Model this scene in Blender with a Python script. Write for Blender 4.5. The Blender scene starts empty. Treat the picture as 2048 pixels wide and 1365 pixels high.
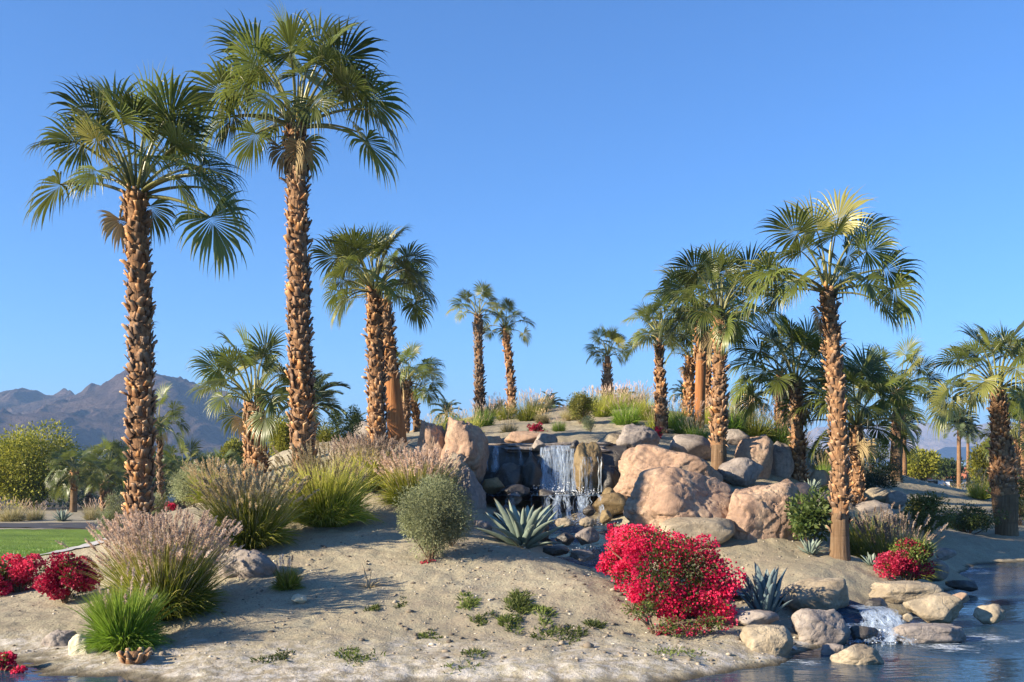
import bpy, bmesh, math, random
import numpy as np
from mathutils import Vector, Matrix, noise as mnoise

# ------------------------------------------------------------------ camera, sky, sun, exposure
scene = bpy.context.scene
COL = scene.collection
F = 1991.0          # focal length in pixels of the 2048 px wide photograph
HOR = 940.0         # horizon row
CAMZ = 2.2
cam_d = bpy.data.cameras.new('camera')
cam_d.sensor_width = 36.0
cam_d.lens = 36.0 * F / 2048.0
cam_d.shift_y = (HOR - 682.5) / 2048.0
cam_d.clip_start = 0.1
cam_d.clip_end = 40000.0
cam = bpy.data.objects.new('camera', cam_d)
cam.location = (0, 0, CAMZ)
cam.rotation_euler = (math.radians(90), 0, 0)
COL.objects.link(cam)
scene.camera = cam

SUN_EL, SUN_AZ = math.radians(22), math.radians(-112)   # azimuth clockwise from +Y: the sun stands left and a little behind the camera
world = bpy.data.worlds.new('World')
scene.world = world
world.use_nodes = True
nt = world.node_tree
sky = nt.nodes.new('ShaderNodeTexSky')
sky.sky_type = 'NISHITA'
sky.sun_disc = False
sky.sun_elevation = SUN_EL
sky.sun_rotation = SUN_AZ
sky.altitude = 0
sky.air_density = 1.0
sky.dust_density = 0.0
sky.ozone_density = 10.0
bg = nt.nodes['Background']
bg.inputs['Strength'].default_value = 0.094
nt.links.new(sky.outputs[0], bg.inputs['Color'])

sun_d = bpy.data.lights.new('sun', 'SUN')
sun_d.energy = 5.0
sun_d.angle = math.radians(0.55)
sun_d.color = (1.0, 0.86, 0.66)
sun = bpy.data.objects.new('sun', sun_d)
sv = Vector((math.sin(SUN_AZ) * math.cos(SUN_EL), math.cos(SUN_AZ) * math.cos(SUN_EL), math.sin(SUN_EL)))
sun.rotation_euler = sv.to_track_quat('Z', 'Y').to_euler()
sun.location = (-30, -10, 30)
COL.objects.link(sun)

vs = scene.view_settings
vs.view_transform = 'Standard'
vs.look = 'None'
vs.exposure = 1.32
vs.gamma = 1.0
vs.use_curve_mapping = False
cy = scene.cycles
cy.use_denoising = True
cy.max_bounces = 6
cy.diffuse_bounces = 3
cy.glossy_bounces = 3
cy.transmission_bounces = 4
cy.transparent_max_bounces = 12
cy.volume_bounces = 0
cy.caustics_reflective = False
cy.caustics_refractive = False
cy.sample_clamp_indirect = 6.0

R = random.Random(7)
NR = np.random.default_rng(11)

def ax(px, Y): return (px - 1024.0) / F * Y
def az(py, Y): return CAMZ + (HOR - py) / F * Y
def P(px, py, Y): return (ax(px, Y), Y, az(py, Y))

# ------------------------------------------------------------------ mesh helpers
def mk_mesh(name, V, faces, mat=None, attr=None, smooth=False):
    """V (n,3); faces = list of int arrays (m,3) or (m,4); attr = dict of per-vertex floats"""
    V = np.asarray(V, dtype=np.float32).reshape(-1, 3)
    faces = [np.asarray(f, dtype=np.int32) for f in faces if len(f)]
    loops = np.concatenate([f.ravel() for f in faces])
    starts, s = [], 0
    for f in faces:
        starts.append(s + np.arange(len(f), dtype=np.int32) * f.shape[1]); s += f.size
    starts = np.concatenate(starts)
    me = bpy.data.meshes.new(name)
    me.vertices.add(len(V)); me.vertices.foreach_set('co', V.ravel())
    me.loops.add(len(loops)); me.loops.foreach_set('vertex_index', loops)
    me.polygons.add(len(starts)); me.polygons.foreach_set('loop_start', starts)
    if smooth:
        me.polygons.foreach_set('use_smooth', np.ones(len(starts), dtype=bool))
    if attr:
        for k, v in attr.items():
            a = me.attributes.new(k, 'FLOAT', 'POINT')
            a.data.foreach_set('value', np.asarray(v, dtype=np.float32))
    me.update(calc_edges=True)
    if mat: me.materials.append(mat)
    return me

class MB:
    """collects numpy vertex and face blocks"""
    def __init__(s): s.V = []; s.F3 = []; s.F4 = []; s.A = []; s.n = 0
    def add(s, V, F, a=None):
        V = np.asarray(V, dtype=np.float32).reshape(-1, 3); F = np.asarray(F, dtype=np.int32)
        (s.F3 if F.shape[1] == 3 else s.F4).append(F + s.n)
        s.V.append(V); s.A.append(np.full(len(V), 0.5) if a is None else np.broadcast_to(np.asarray(a, dtype=np.float32), (len(V),)))
        s.n += len(V)
    def mesh(s, name, mat=None, smooth=False):
        F = []
        if s.F3: F.append(np.concatenate(s.F3))
        if s.F4: F.append(np.concatenate(s.F4))
        return mk_mesh(name, np.concatenate(s.V), F, mat, {'v': np.concatenate(s.A)}, smooth)

def obj(name, me, parent=None, loc=(0, 0, 0), rot=(0, 0, 0), scale=(1, 1, 1), kind=None, label=None):
    o = bpy.data.objects.new(name, me)
    COL.objects.link(o)
    o.location = loc; o.rotation_euler = rot; o.scale = scale if hasattr(scale, '__len__') else (scale,) * 3
    if parent: o.parent = parent
    if kind: o['kind'] = kind
    if label: o['label'] = label
    return o

def tag(o, label, cat, group=None):
    o['label'] = label; o['category'] = cat
    if group: o['group'] = group
    return o

def thing(name, loc, label, cat, group=None, rz=0.0):
    o = bpy.data.objects.new(name, None); COL.objects.link(o)
    o.empty_display_size = 0.2
    o.location = loc; o.rotation_euler = (0, 0, rz)
    return tag(o, label, cat, group)

BOXF = np.array([[0, 3, 2, 1], [4, 5, 6, 7], [0, 1, 5, 4], [1, 2, 6, 5], [2, 3, 7, 6], [3, 0, 4, 7]])
def box(mb, x0, x1, y0, y1, z0, z1, a=0.5):
    mb.add([[x0, y0, z0], [x1, y0, z0], [x1, y1, z0], [x0, y1, z0], [x0, y0, z1], [x1, y0, z1], [x1, y1, z1], [x0, y1, z1]], BOXF, a)

def norm(v): return v / np.maximum(np.linalg.norm(v, axis=-1, keepdims=True), 1e-9)

def tube(mb, pts, rad, sides=8, a=0.5, cap=True):
    pts = np.asarray(pts, dtype=float); n = len(pts)
    rad = np.broadcast_to(np.asarray(rad, dtype=float), (n,))
    t = norm(np.gradient(pts, axis=0))
    ref = np.array([0, 1.0, 0]) if abs(t[:, 1]).max() < 0.9 else np.array([1.0, 0, 0])
    u = norm(np.cross(t, ref)); w = np.cross(t, u)
    ang = np.arange(sides) / sides * 2 * math.pi
    V = pts[:, None, :] + rad[:, None, None] * (np.cos(ang)[None, :, None] * u[:, None, :] + np.sin(ang)[None, :, None] * w[:, None, :])
    i = np.arange(n - 1)[:, None] * sides; j = np.arange(sides)[None, :]; j2 = (j + 1) % sides
    Fq = np.stack([i + j, i + j2, i + sides + j2, i + sides + j], -1).reshape(-1, 4)
    av = a if np.isscalar(a) else np.repeat(np.asarray(a), sides)
    mb.add(V.reshape(-1, 3), Fq[:, ::-1], av)

def strips(root, d, length, width, droop, K=5, prof=None, fold=0.0, rng=NR, side=None, curve=1.0):
    """N flat tapering strips. root,d (N,3); length,width,droop (N,). Gravity bends each strip. -> V,(N*K*2), quads, t"""
    N = len(root); d = norm(np.asarray(d, float)); p = np.asarray(root, float).copy()
    length = np.broadcast_to(length, (N,)); width = np.broadcast_to(width, (N,)); droop = np.broadcast_to(droop, (N,))
    if side is None:
        rnd = rng.normal(size=(N, 3)); side = norm(np.cross(d, rnd))
    if prof is None: prof = lambda t: np.minimum(1, 0.5 + 2 * t) * (1 - t ** 2.2) + 0.02
    out = []
    for k in range(K):
        t = k / (K - 1); w = width * prof(t) * 0.5
        s2 = norm(side - d * np.sum(side * d, -1, keepdims=True))
        out.append(np.stack([p - s2 * w[:, None], p + s2 * w[:, None]], 1))
        d = d + np.array([0, 0, -1.0])[None, :] * (droop * (0.25 + curve * t * 1.5) / (K - 1))[:, None]
        d = norm(d); p = p + d * (length / (K - 1))[:, None]
    V = np.stack(out, 1)                                # N,K,2,3
    b = (np.arange(N) * K * 2)[:, None] + (np.arange(K - 1) * 2)[None, :]
    Fq = np.stack([b, b + 1, b + 3, b + 2], -1).reshape(-1, 4)
    t = np.tile(np.repeat(np.linspace(0, 1, K), 2), N)
    return V.reshape(-1, 3), Fq, t

def leafquads(C, size, rng, up=0.3, asp=0.5, dirs=None):
    """diamond leaves with a fold, at points C"""
    N = len(C); size = np.broadcast_to(size, (N,))[:, None]
    d = rng.normal(size=(N, 3)) if dirs is None else dirs + rng.normal(size=(N, 3)) * 0.5
    d = norm(d); s = norm(np.cross(d, rng.normal(size=(N, 3)))); n = np.cross(d, s)
    a = C; b = C + d * size * 0.5 + s * size * asp * 0.5 + n * size * 0.12; c = C + d * size; e = C + d * size * 0.5 - s * size * asp * 0.5 + n * size * 0.12
    V = np.stack([a, b, c, e], 1).reshape(-1, 3)
    i = (np.arange(N) * 4)[:, None]
    return V, np.concatenate([i, i + 1, i + 2, i + 3], 1)

def hash2(ix, iy, seed):
    h = (ix.astype(np.int64) * 374761393 + iy.astype(np.int64) * 668265263 + seed * 974634777) & 0xFFFFFFFF
    h = ((h ^ (h >> 13)) * 1274126177) & 0xFFFFFFFF
    h = h ^ (h >> 16)
    return (h & 0xFFFFFF) / float(0xFFFFFF)
def vnoise(x, y, seed=0):
    x = np.asarray(x, float); y = np.asarray(y, float)
    ix = np.floor(x); iy = np.floor(y); fx = x - ix; fy = y - iy
    fx = fx * fx * fx * (fx * (fx * 6 - 15) + 10); fy = fy * fy * fy * (fy * (fy * 6 - 15) + 10)
    a = hash2(ix, iy, seed); b = hash2(ix + 1, iy, seed); c = hash2(ix, iy + 1, seed); e = hash2(ix + 1, iy + 1, seed)
    return (a * (1 - fx) + b * fx) * (1 - fy) + (c * (1 - fx) + e * fx) * fy - 0.5
def fbm(x, y, seed=0, octv=4):
    s = 0; a = 1.0
    for o in range(octv):
        s = s + a * vnoise(x * 2 ** o + 17.3 * o, y * 2 ** o - 9.1 * o, seed + o); a *= 0.5
    return s
def sstep(a, b, x):
    t = np.clip((np.asarray(x, float) - a) / (b - a), 0, 1); return t * t * (3 - 2 * t)

# ------------------------------------------------------------------ materials
LEAF_AGE = {'palm_frond': (0.34, 0.27, 0.08)}
class N:
    """tiny node-graph helper"""
    def __init__(s, name):
        s.m = bpy.data.materials.new(name); s.m.use_nodes = True; s.t = s.m.node_tree; s.b = s.t.nodes['Principled BSDF']; s.out = s.t.nodes['Material Output']
    def n(s, typ, **kw):
        nd = s.t.nodes.new(typ)
        for k, v in kw.items():
            if k in nd.inputs: nd.inputs[k].default_value = v
            else: setattr(nd, k, v)
        return nd
    def l(s, a, b): s.t.links.new(a, b)
    def noise(s, scale, detail=4, rough=0.55, vec=None, dist=0.0):
        nd = s.n('ShaderNodeTexNoise'); nd.inputs['Scale'].default_value = scale; nd.inputs['Detail'].default_value = detail
        nd.inputs['Roughness'].default_value = rough; nd.inputs['Distortion'].default_value = dist
        if vec is not None: s.l(vec, nd.inputs['Vector'])
        return nd.outputs['Fac']
    def ramp(s, fac, stops, interp='LINEAR'):
        nd = s.n('ShaderNodeValToRGB'); cr = nd.color_ramp; cr.interpolation = interp
        while len(cr.elements) < len(stops): cr.elements.new(0.5)
        for e, (p, c) in zip(cr.elements, stops):
            e.position = p; e.color = (*c, 1) if len(c) == 3 else c
        s.l(fac, nd.inputs[0]); return nd.outputs[0]
    def mix(s, fac, a, b, mode='MIX'):
        nd = s.n('ShaderNodeMix', data_type='RGBA', blend_type=mode)
        for sock, v in ((nd.inputs[0], fac), (nd.inputs[6], a), (nd.inputs[7], b)):
            if isinstance(v, bpy.types.NodeSocket): s.l(v, sock)
            elif isinstance(v, (int, float)): sock.default_value = v
            else: sock.default_value = (*v, 1)
        return nd.outputs[2]
    def math(s, op, a, b=0.0, clamp=False):
        nd = s.n('ShaderNodeMath', operation=op, use_clamp=clamp)
        for sock, v in ((nd.inputs[0], a), (nd.inputs[1], b)):
            if isinstance(v, bpy.types.NodeSocket): s.l(v, sock)
            else: sock.default_value = v
        return nd.outputs[0]
    def coord(s, which='Object', scale=None):
        o = s.n('ShaderNodeTexCoord').outputs[which]
        if scale is None: return o
        mp = s.n('ShaderNodeMapping'); mp.inputs['Scale'].default_value = scale; s.l(o, mp.inputs[0]); return mp.outputs[0]
    def pos(s): return s.n('ShaderNodeNewGeometry').outputs['Position']
    def attr(s, name='v'): return s.n('ShaderNodeAttribute', attribute_name=name).outputs['Fac']
    def rnd(s): return s.n('ShaderNodeObjectInfo').outputs['Random']
    def bump(s, h, strength=0.5, dist=0.02, prev=None):
        nd = s.n('ShaderNodeBump'); nd.inputs['Strength'].default_value = strength; nd.inputs['Distance'].default_value = dist
        s.l(h, nd.inputs['Height'])
        if prev is not None: s.l(prev, nd.inputs['Normal'])
        s.l(nd.outputs[0], s.b.inputs['Normal']); return nd.outputs[0]
    def base(s, c, rough=0.8, spec=0.3):
        if isinstance(c, bpy.types.NodeSocket): s.l(c, s.b.inputs['Base Color'])
        else: s.b.inputs['Base Color'].default_value = (*c, 1)
        s.b.inputs['Roughness'].default_value = rough; s.b.inputs['Specular IOR Level'].default_value = spec
        return s
    def translucent(s, col, fac=0.3):
        tr = s.n('ShaderNodeBsdfTranslucent'); mx = s.n('ShaderNodeMixShader'); mx.inputs[0].default_value = fac
        if isinstance(col, bpy.types.NodeSocket): s.l(col, tr.inputs[0])
        else: tr.inputs[0].default_value = (*col, 1)
        s.l(s.b.outputs[0], mx.inputs[1]); s.l(tr.outputs[0], mx.inputs[2]); s.l(mx.outputs[0], s.out.inputs[0])
        return s

M = {}
def leafmat(name, dark, mid, tip, rough=0.5, spec=0.4, trans=0.3, nscale=2.0):
    """colour runs with the stored leaf value v (0 old/dark .. 1 tip) plus slow noise and per-plant variation"""
    g = N(name)
    c = g.ramp(g.attr(), [(0.0, dark), (0.55, mid), (1.0, tip)])
    if name in LEAF_AGE:   # the odd leaf has yellowed with age
        c = g.mix(g.ramp(g.rnd(), [(0.84, (0, 0, 0)), (1.0, (0.5, 0.5, 0.5))]), c, LEAF_AGE[name])
    hv = g.n('ShaderNodeHueSaturation'); g.l(c, hv.inputs['Color'])
    g.l(g.math('ADD', g.math('MULTIPLY', g.noise(nscale, 2), 0.5), g.math('MULTIPLY', g.rnd(), 0.35)), hv.inputs['Value'])
    hv2 = g.n('ShaderNodeHueSaturation'); g.l(hv.outputs[0], hv2.inputs['Color']); hv2.inputs['Value'].default_value = 2.7
    g.base(hv2.outputs[0], rough, spec); g.translucent(hv2.outputs[0], trans)
    M[name] = g.m; return g.m

def rockmat(name, c1, c2, c3, dark=(0.10, 0.085, 0.075), scale=1.0, wet=0.0):
    g = N(name); v = g.coord('Object')
    o = g.rnd(); vv = g.n('ShaderNodeVectorMath', operation='ADD'); g.l(v, vv.inputs[0])
    cb = g.n('ShaderNodeCombineXYZ'); g.l(g.math('MULTIPLY', o, 37.0), cb.inputs[0]); g.l(g.math('MULTIPLY', o, 91.0), cb.inputs[1]); g.l(cb.outputs[0], vv.inputs[1])
    v = vv.outputs[0]
    big = g.noise(1.6 * scale, 5, 0.6, v, 0.6)
    col = g.ramp(big, [(0.30, c1), (0.48, c2), (0.66, c3)])
    fine = g.noise(14 * scale, 6, 0.7, v)
    col = g.mix(g.ramp(fine, [(0.35, (0.55, 0.55, 0.55)), (0.62, (1, 1, 1))]), dark, col)
    stain = g.noise(3.2 * scale, 5, 0.7, v, 1.5)
    col = g.mix(g.ramp(stain, [(0.56, (0, 0, 0)), (0.72, (0.75, 0.75, 0.75))]), col, dark)
    g.base(col, 0.88 - 0.6 * wet, 0.25 + 0.3 * wet)
    vo = g.n('ShaderNodeTexVoronoi', feature='DISTANCE_TO_EDGE'); vo.inputs['Scale'].default_value = 1.5 * scale; g.l(v, vo.inputs['Vector'])
    crack = g.ramp(vo.outputs['Distance'], [(0.0, (0, 0, 0)), (0.03, (1, 1, 1))])
    vw = g.n('ShaderNodeVectorMath', operation='ADD'); g.l(v, vw.inputs[0]); nw = g.n('ShaderNodeTexNoise'); nw.inputs['Scale'].default_value = 2.2 * scale; nw.inputs['Detail'].default_value = 5; g.l(v, nw.inputs['Vector']); g.l(nw.outputs['Color'], vw.inputs[1]); g.l(vw.outputs[0], vo.inputs['Vector'])
    p = g.bump(g.noise(4.5 * scale, 10, 0.7, v, 0.8), 0.55, 0.045)
    p = g.bump(fine, 0.6, 0.02, p)
    g.bump(crack, 0.35, 0.02, p)
    M[name] = g.m; return g.m

# ------------------------------------------------------------------ terrain
ctrl = []
def cp(py, Y, *pxs):
    for px in pxs: ctrl.append(P(px, py, Y))
cp(1345, 10.8, 100, 200)
cp(1362, 10.2, 330, 500, 700, 900, 1100, 1300)
cp(1350, 10.7, 1430)
cp(1280, 11.8, 250, 450, 650, 850, 1050, 1250, 1400)
cp(1200, 13.2, 440, 600, 750, 900, 1050, 1200)
cp(1150, 14.2, 550, 700, 850, 1000, 1130)
cp(1100, 15.5, 520, 650, 800, 950)
cp(1104, 15.3, 1040); cp(1097, 16.7, 1045)
cp(1060, 16.6, 560, 700, 850); cp(1078, 16.3, 940)
cp(1041, 17.4, 700, 800)
cp(1240, 12.8, 1250, 1380); cp(1170, 13.9, 1230)
# left flank
ctrl += [P(0, 1332, 11.2), P(60, 1332, 11.2), P(100, 1300, 11.9), P(200, 1260, 12.5), P(50, 1230, 13.3), P(130, 1210, 14.0), P(200, 1180, 14.6),
         P(20, 1190, 15.0), P(60, 1140, 18.0), P(200, 1130, 17.5), P(100, 1118, 22.5), P(330, 1242, 12.9), P(400, 1180, 13.8), P(430, 1112, 15.3), P(350, 1080, 16.5), P(275, 1048, 17.5)]
ctrl += [(-9, 20, .55), (-10.5, 24, .12), (-9.5, 27, .3), (-12, 14, .2), (-12, 18, .3), (-12, 25, .1), (-16, 30, .1), (-14, 38, .1), (-18, 20, .1), (-18, 14, .1), (-10, 34, .2), (-7, 32, 1.2), (-20, 40, .1)]
# behind the crest, left of the waterfall
ctrl += [P(490, 1090, 15.8), P(650, 1048, 16.9), P(830, 1020, 18.2), P(450, 1000, 20), P(515, 950, 24), P(610, 965, 20), P(755, 935, 22), P(745, 902, 24.5), P(860, 905, 23.5), P(880, 960, 20), P(660, 905, 25), P(560, 905, 29), P(790, 872, 28), P(820, 862, 34)]
# waterfall ledge and stream
for px in (955, 1020, 1090, 1160, 1225): ctrl += [P(px, 0, 20.3)[:2] + (1.45,), P(px, 0, 21.4)[:2] + (1.45,), P(px, 0, 22.7)[:2] + (2.60,)]
ctrl += [P(1000, 0, 19.6)[:2] + (1.35,), P(1100, 0, 19.4)[:2] + (1.05,), P(1200, 0, 19.4)[:2] + (1.05,), P(1180, 0, 18.4)[:2] + (.62,), P(1250, 0, 17.6)[:2] + (.45,), P(1350, 0, 15.6)[:2] + (.3,), P(1480, 0, 14.6)[:2] + (.2,), P(1125, 0, 17.4)[:2] + (.6,),
         P(1620, 0, 14.0)[:2] + (.1,), P(1720, 0, 14.2)[:2] + (-.05,)]
# hill
ctrl += [P(1100, 872, 26), P(1200, 862, 28), P(1000, 852, 30), P(1150, 832, 33), P(1300, 842, 30), P(1400, 858, 28), P(1215, 806, 38), P(958, 832, 36), P(1020, 830, 36), P(1325, 868, 26), P(1480, 868, 27), P(1570, 875, 29), P(890, 860, 33), P(1500, 850, 33)]
ctrl += [(0, 46, 2.6), (6, 46, 2.4), (-6, 46, 1.2), (10, 44, 1.6), (14, 42, 1.2), (0, 54, .3), (-10, 50, .1), (15, 52, .2)]
# right
ctrl += [P(1300, 1062, 17.6), P(1370, 1062, 17.5), P(1520, 1088, 16.9), P(1437, 952, 21.5), P(1597, 962, 22.5), P(1710, 1000, 23.5), P(1680, 1112, 16.3), P(1600, 1108, 16.5), P(1620, 1150, 15.3), P(1750, 1155, 15.7), P(1700, 1138, 15.9), P(1810, 1162, 15.9),
         P(1880, 1128, 19.6), P(1900, 1092, 24), P(2015, 1085, 25.5), P(1900, 1060, 28), P(1800, 1010, 30), P(1950, 1010, 32), P(1790, 948, 34), P(1640, 940, 30), P(1300, 960, 21), P(2040, 1000, 36), P(1770, 1050, 24), P(1830, 1090, 20.5)]
ctrl += [P(1560, 0, 11.2)[:2] + (.03,), P(1620, 0, 12.3)[:2] + (.04,), P(1650, 0, 10.9)[:2] + (-.35,), P(1720, 0, 11.9)[:2] + (-.3,), P(1900, 0, 12.4)[:2] + (-.5,), P(2040, 0, 16.8)[:2] + (-.45,), P(1970, 0, 20.5)[:2] + (-.3,), P(1850, 0, 14.6)[:2] + (-.3,), P(1890, 0, 17)[:2] + (-.25,), P(1960, 0, 23.4)[:2] + (.02,),
         (14, 14, -.5), (18, 18, -.5), (17, 23.5, -.3), (22, 24, -.2), (16, 27, .4), (22, 28, .4), (20, 36, .6), (25, 22, -.4), (18, 10, -.6), (8, 9, -.6)]
for x in (-16, -11, -7, -3, 1, 5, 9, 14): ctrl.append((x, 8.7, -.45))
for x in (-16, -9, -2, 5, 12): ctrl.append((x, 5.0, -.8))
for x, y in ((-10, 11.0), (-14, 11.6)): ctrl.append((x, y, -.1))
CT = np.array(ctrl)
_c = 0.7
def _phi(r2): return np.sqrt(r2 + _c * _c)
_D = _phi(((CT[:, None, :2] - CT[None, :, :2]) ** 2).sum(-1))
_n = len(CT)
_A = np.zeros((_n + 3, _n + 3)); _A[:_n, :_n] = _D - np.eye(_n) * 0.06
_A[:_n, _n] = 1; _A[:_n, _n + 1:] = CT[:, :2]; _A[_n:, :_n] = _A[:_n, _n:].T
_W = np.linalg.solve(_A, np.concatenate([CT[:, 2], [0, 0, 0]]))
def ground(X, Y):
    X = np.asarray(X, float); Y = np.asarray(Y, float); sh = X.shape
    x = X.ravel(); y = Y.ravel(); z = np.full(x.shape, _W[_n])
    z = z + _W[_n + 1] * x + _W[_n + 2] * y
    for i in range(_n): z = z + _W[i] * _phi((x - CT[i, 0]) ** 2 + (y - CT[i, 1]) ** 2)
    far = 0.1 - 3.1 * sstep(45, 120, y) + 0.15 * fbm(x * .03, y * .03, 5, 2)
    far = np.where(y < 9, -0.8 + 1.3 * sstep(-1, -6, y), far)
    far = np.where((x > 14) & (y < 24), -0.5, far)
    w = sstep(-22, -15, x) * (1 - sstep(18, 26, x)) * (1 - sstep(42, 54, y)) * sstep(3.5, 6.5, y)
    z = far * (1 - w) + z * w
    near = (1 - sstep(30, 60, y))
    z = z + near * (0.05 * fbm(x * 1.1, y * 1.1, 21, 4) + 0.028 * fbm(x * 6, y * 6, 33, 3) + (.015 + .03 * sstep(-1.5, 1, x)) * np.abs(vnoise(x * 3.1, y * 3.7, 91)) )
    return z.reshape(sh)
def gz(x, y): return float(ground(np.array([x]), np.array([y]))[0])

def axis(lo, a, b, hi, step, growth=1.16):
    m = list(np.arange(a, b, step)); up = []; s = step; v = m[-1]
    while v < hi: s *= growth; v += s; up.append(v)
    dn = []; s = step; v = a
    while v > lo: s *= growth; v -= s; dn.append(v)
    return np.array(dn[::-1] + m + up)
xs = axis(-9000, -9.5, 13.5, 9000, 0.055)
ys1 = list(np.arange(9.5, 20, 0.045)) + list(np.arange(20, 34, 0.09)); s = .09; v = ys1[-1]
while v < 12000: s *= 1.12; v += s; ys1.append(v)
dn = []; s = .05; v = 9.5
while v > -60: s *= 1.25; v -= s; dn.append(v)
ys = np.array(dn[::-1] + ys1)
GX, GY = np.meshgrid(xs, ys)
GZ = ground(GX, GY)
def grid_faces(nr, nc):
    i = (np.arange(nr - 1)[:, None] * nc + np.arange(nc - 1)[None, :]).ravel()
    return np.stack([i, i + 1, i + nc + 1, i + nc], 1)

g = N('sandy_ground'); pos = g.pos()
n1 = g.noise(0.45, 5, 0.6, pos); n2 = g.noise(3.0, 6, 0.65, pos); n3 = g.noise(38, 4, 0.7, pos); n4 = g.noise(9, 5, 0.7, pos)
c = g.ramp(n1, [(0.33, (0.25, 0.22, 0.15)), (0.55, (0.375, 0.337, 0.228)), (0.7, (0.43, 0.39, 0.272))])
c = g.mix(g.ramp(n2, [(0.35, (0.7, 0.7, 0.7)), (0.6, (0, 0, 0))]), c, (0.33, 0.27, 0.19))
c = g.mix(g.ramp(n3, [(0.36, (0.9, 0.9, 0.9)), (0.5, (0, 0, 0))]), c, (0.20, 0.165, 0.125))
c = g.mix(g.ramp(n4, [(0.60, (0, 0, 0)), (0.72, (0.5, 0.5, 0.5))]), c, (0.56, 0.49, 0.36))
sx = g.n('ShaderNodeSeparateXYZ'); g.l(pos, sx.inputs[0])
# mineral crust left where the pond level rises and falls, and a wet dark rim at the water itself
lvl = g.math('ADD', sx.outputs[2], g.math('MULTIPLY', g.math('SUBTRACT', g.noise(2.2, 5, 0.7, pos), 0.5), 0.26))
front = g.math('LESS_THAN', sx.outputs[1], 12.6)
crust = g.math('MULTIPLY', g.ramp(lvl, [(0.0, (0, 0, 0)), (0.05, (1, 1, 1)), (0.11, (0.8, 0.8, 0.8)), (0.2, (0, 0, 0))]), front)
c = g.mix(g.math('MULTIPLY', crust, g.ramp(g.noise(7, 5, 0.7, pos), [(0.42, (0, 0, 0)), (0.62, (0.8, 0.8, 0.8))])), c, (0.62, 0.58, 0.52))
wet = g.ramp(g.math('ADD', sx.outputs[2], g.math('MULTIPLY', g.noise(5, 3, 0.5, pos), 0.05)), [(0.03, (1, 1, 1)), (0.075, (0, 0, 0))])
c = g.mix(wet, c, (0.085, 0.07, 0.045))
g.base(c, 0.95, 0.15)
pb = g.bump(n4, 0.6, 0.05); pb = g.bump(n3, 0.7, 0.018, pb); g.bump(g.noise(120, 3, 0.7, pos), 0.5, 0.006, pb)
M['sand'] = g.m
GND = obj('ground', mk_mesh('ground', np.stack([GX, GY, GZ], -1).reshape(-1, 3), [grid_faces(len(ys), len(xs))], M['sand'], smooth=True), kind='structure')
del GX, GY, GZ

def sheet(name, pts_px, mat, off, nu=60, nv=24, kind='structure', uvnoise=0.0):
    """a sheet laid over the ground: four corners in world x,y"""
    (x0, y0), (x1, y1), (x2, y2), (x3, y3) = pts_px
    u = np.linspace(0, 1, nu)[None, :]; v = np.linspace(0, 1, nv)[:, None]
    X = (x0 * (1 - u) + x1 * u) * (1 - v) + (x3 * (1 - u) + x2 * u) * v
    Y = (y0 * (1 - u) + y1 * u) * (1 - v) + (y3 * (1 - u) + y2 * u) * v
    if uvnoise:
        e = np.maximum(np.abs(v - .5) * 2, 0 * u) ** 6
        Y = Y + e * uvnoise * fbm(X * .5, Y * .1, 77, 3)
    Z = ground(X, Y) + off
    return obj(name, mk_mesh(name, np.stack([X, Y, Z], -1).reshape(-1, 3), [grid_faces(nv, nu)], mat, smooth=True), kind=kind)

g = N('lawn_turf'); pos = g.pos()
mp = g.n('ShaderNodeMapping'); mp.inputs['Scale'].default_value = (0.25, 1.0, 1.0); g.l(pos, mp.inputs[0])
c = g.ramp(g.noise(0.9, 4, 0.6, mp.outputs[0]), [(0.35, (0.10, 0.17, 0.016)), (0.6, (0.19, 0.28, 0.032))])
c = g.mix(g.ramp(g.noise(30, 3, 0.7, pos), [(0.4, (0.5, 0.5, 0.5)), (0.6, (0, 0, 0))]), c, (0.08, 0.13, 0.014))
g.base(c, 0.8, 0.2); g.bump(g.noise(60, 3, 0.7, pos), 0.8, 0.03); M['lawn'] = g.m
g = N('asphalt'); pos = g.pos()
g.base(g.ramp(g.noise(25, 5, 0.7, pos), [(0.3, (0.045, 0.045, 0.05)), (0.7, (0.075, 0.075, 0.08))]), 0.9, 0.2); g.bump(g.noise(90, 3, 0.6, pos), 0.4, 0.01); M['asphalt'] = g.m
g = N('concrete'); pos = g.pos()
g.base(g.ramp(g.noise(2, 5, 0.7, pos), [(0.3, (0.30, 0.30, 0.30)), (0.7, (0.40, 0.39, 0.38))]), 0.9, 0.2); g.bump(g.noise(40, 3, 0.6, pos), 0.3, 0.01); M['concrete'] = g.m
LAWN = sheet('lawn', [(-26, 23.5), (-8.7, 23.2), (-12.6, 36.2), (-40, 34.2)], M['lawn'], 0.03, 120, 60, uvnoise=0.5)
LAWN['kind'] = 'stuff'; tag(LAWN, 'smooth bright green lawn in front of the road on the left', 'lawn')
sheet('road', [(-45, 34.9), (-12.0, 37.2), (-12.5, 40.0), (-45, 37.6)], M['asphalt'], 0.02, 90, 10)
sheet('path', [(-13, 19.6), (-7.6, 19.4), (-7.9, 20.6), (-13, 21.0)], M['concrete'], 0.03, 60, 10)

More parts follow.
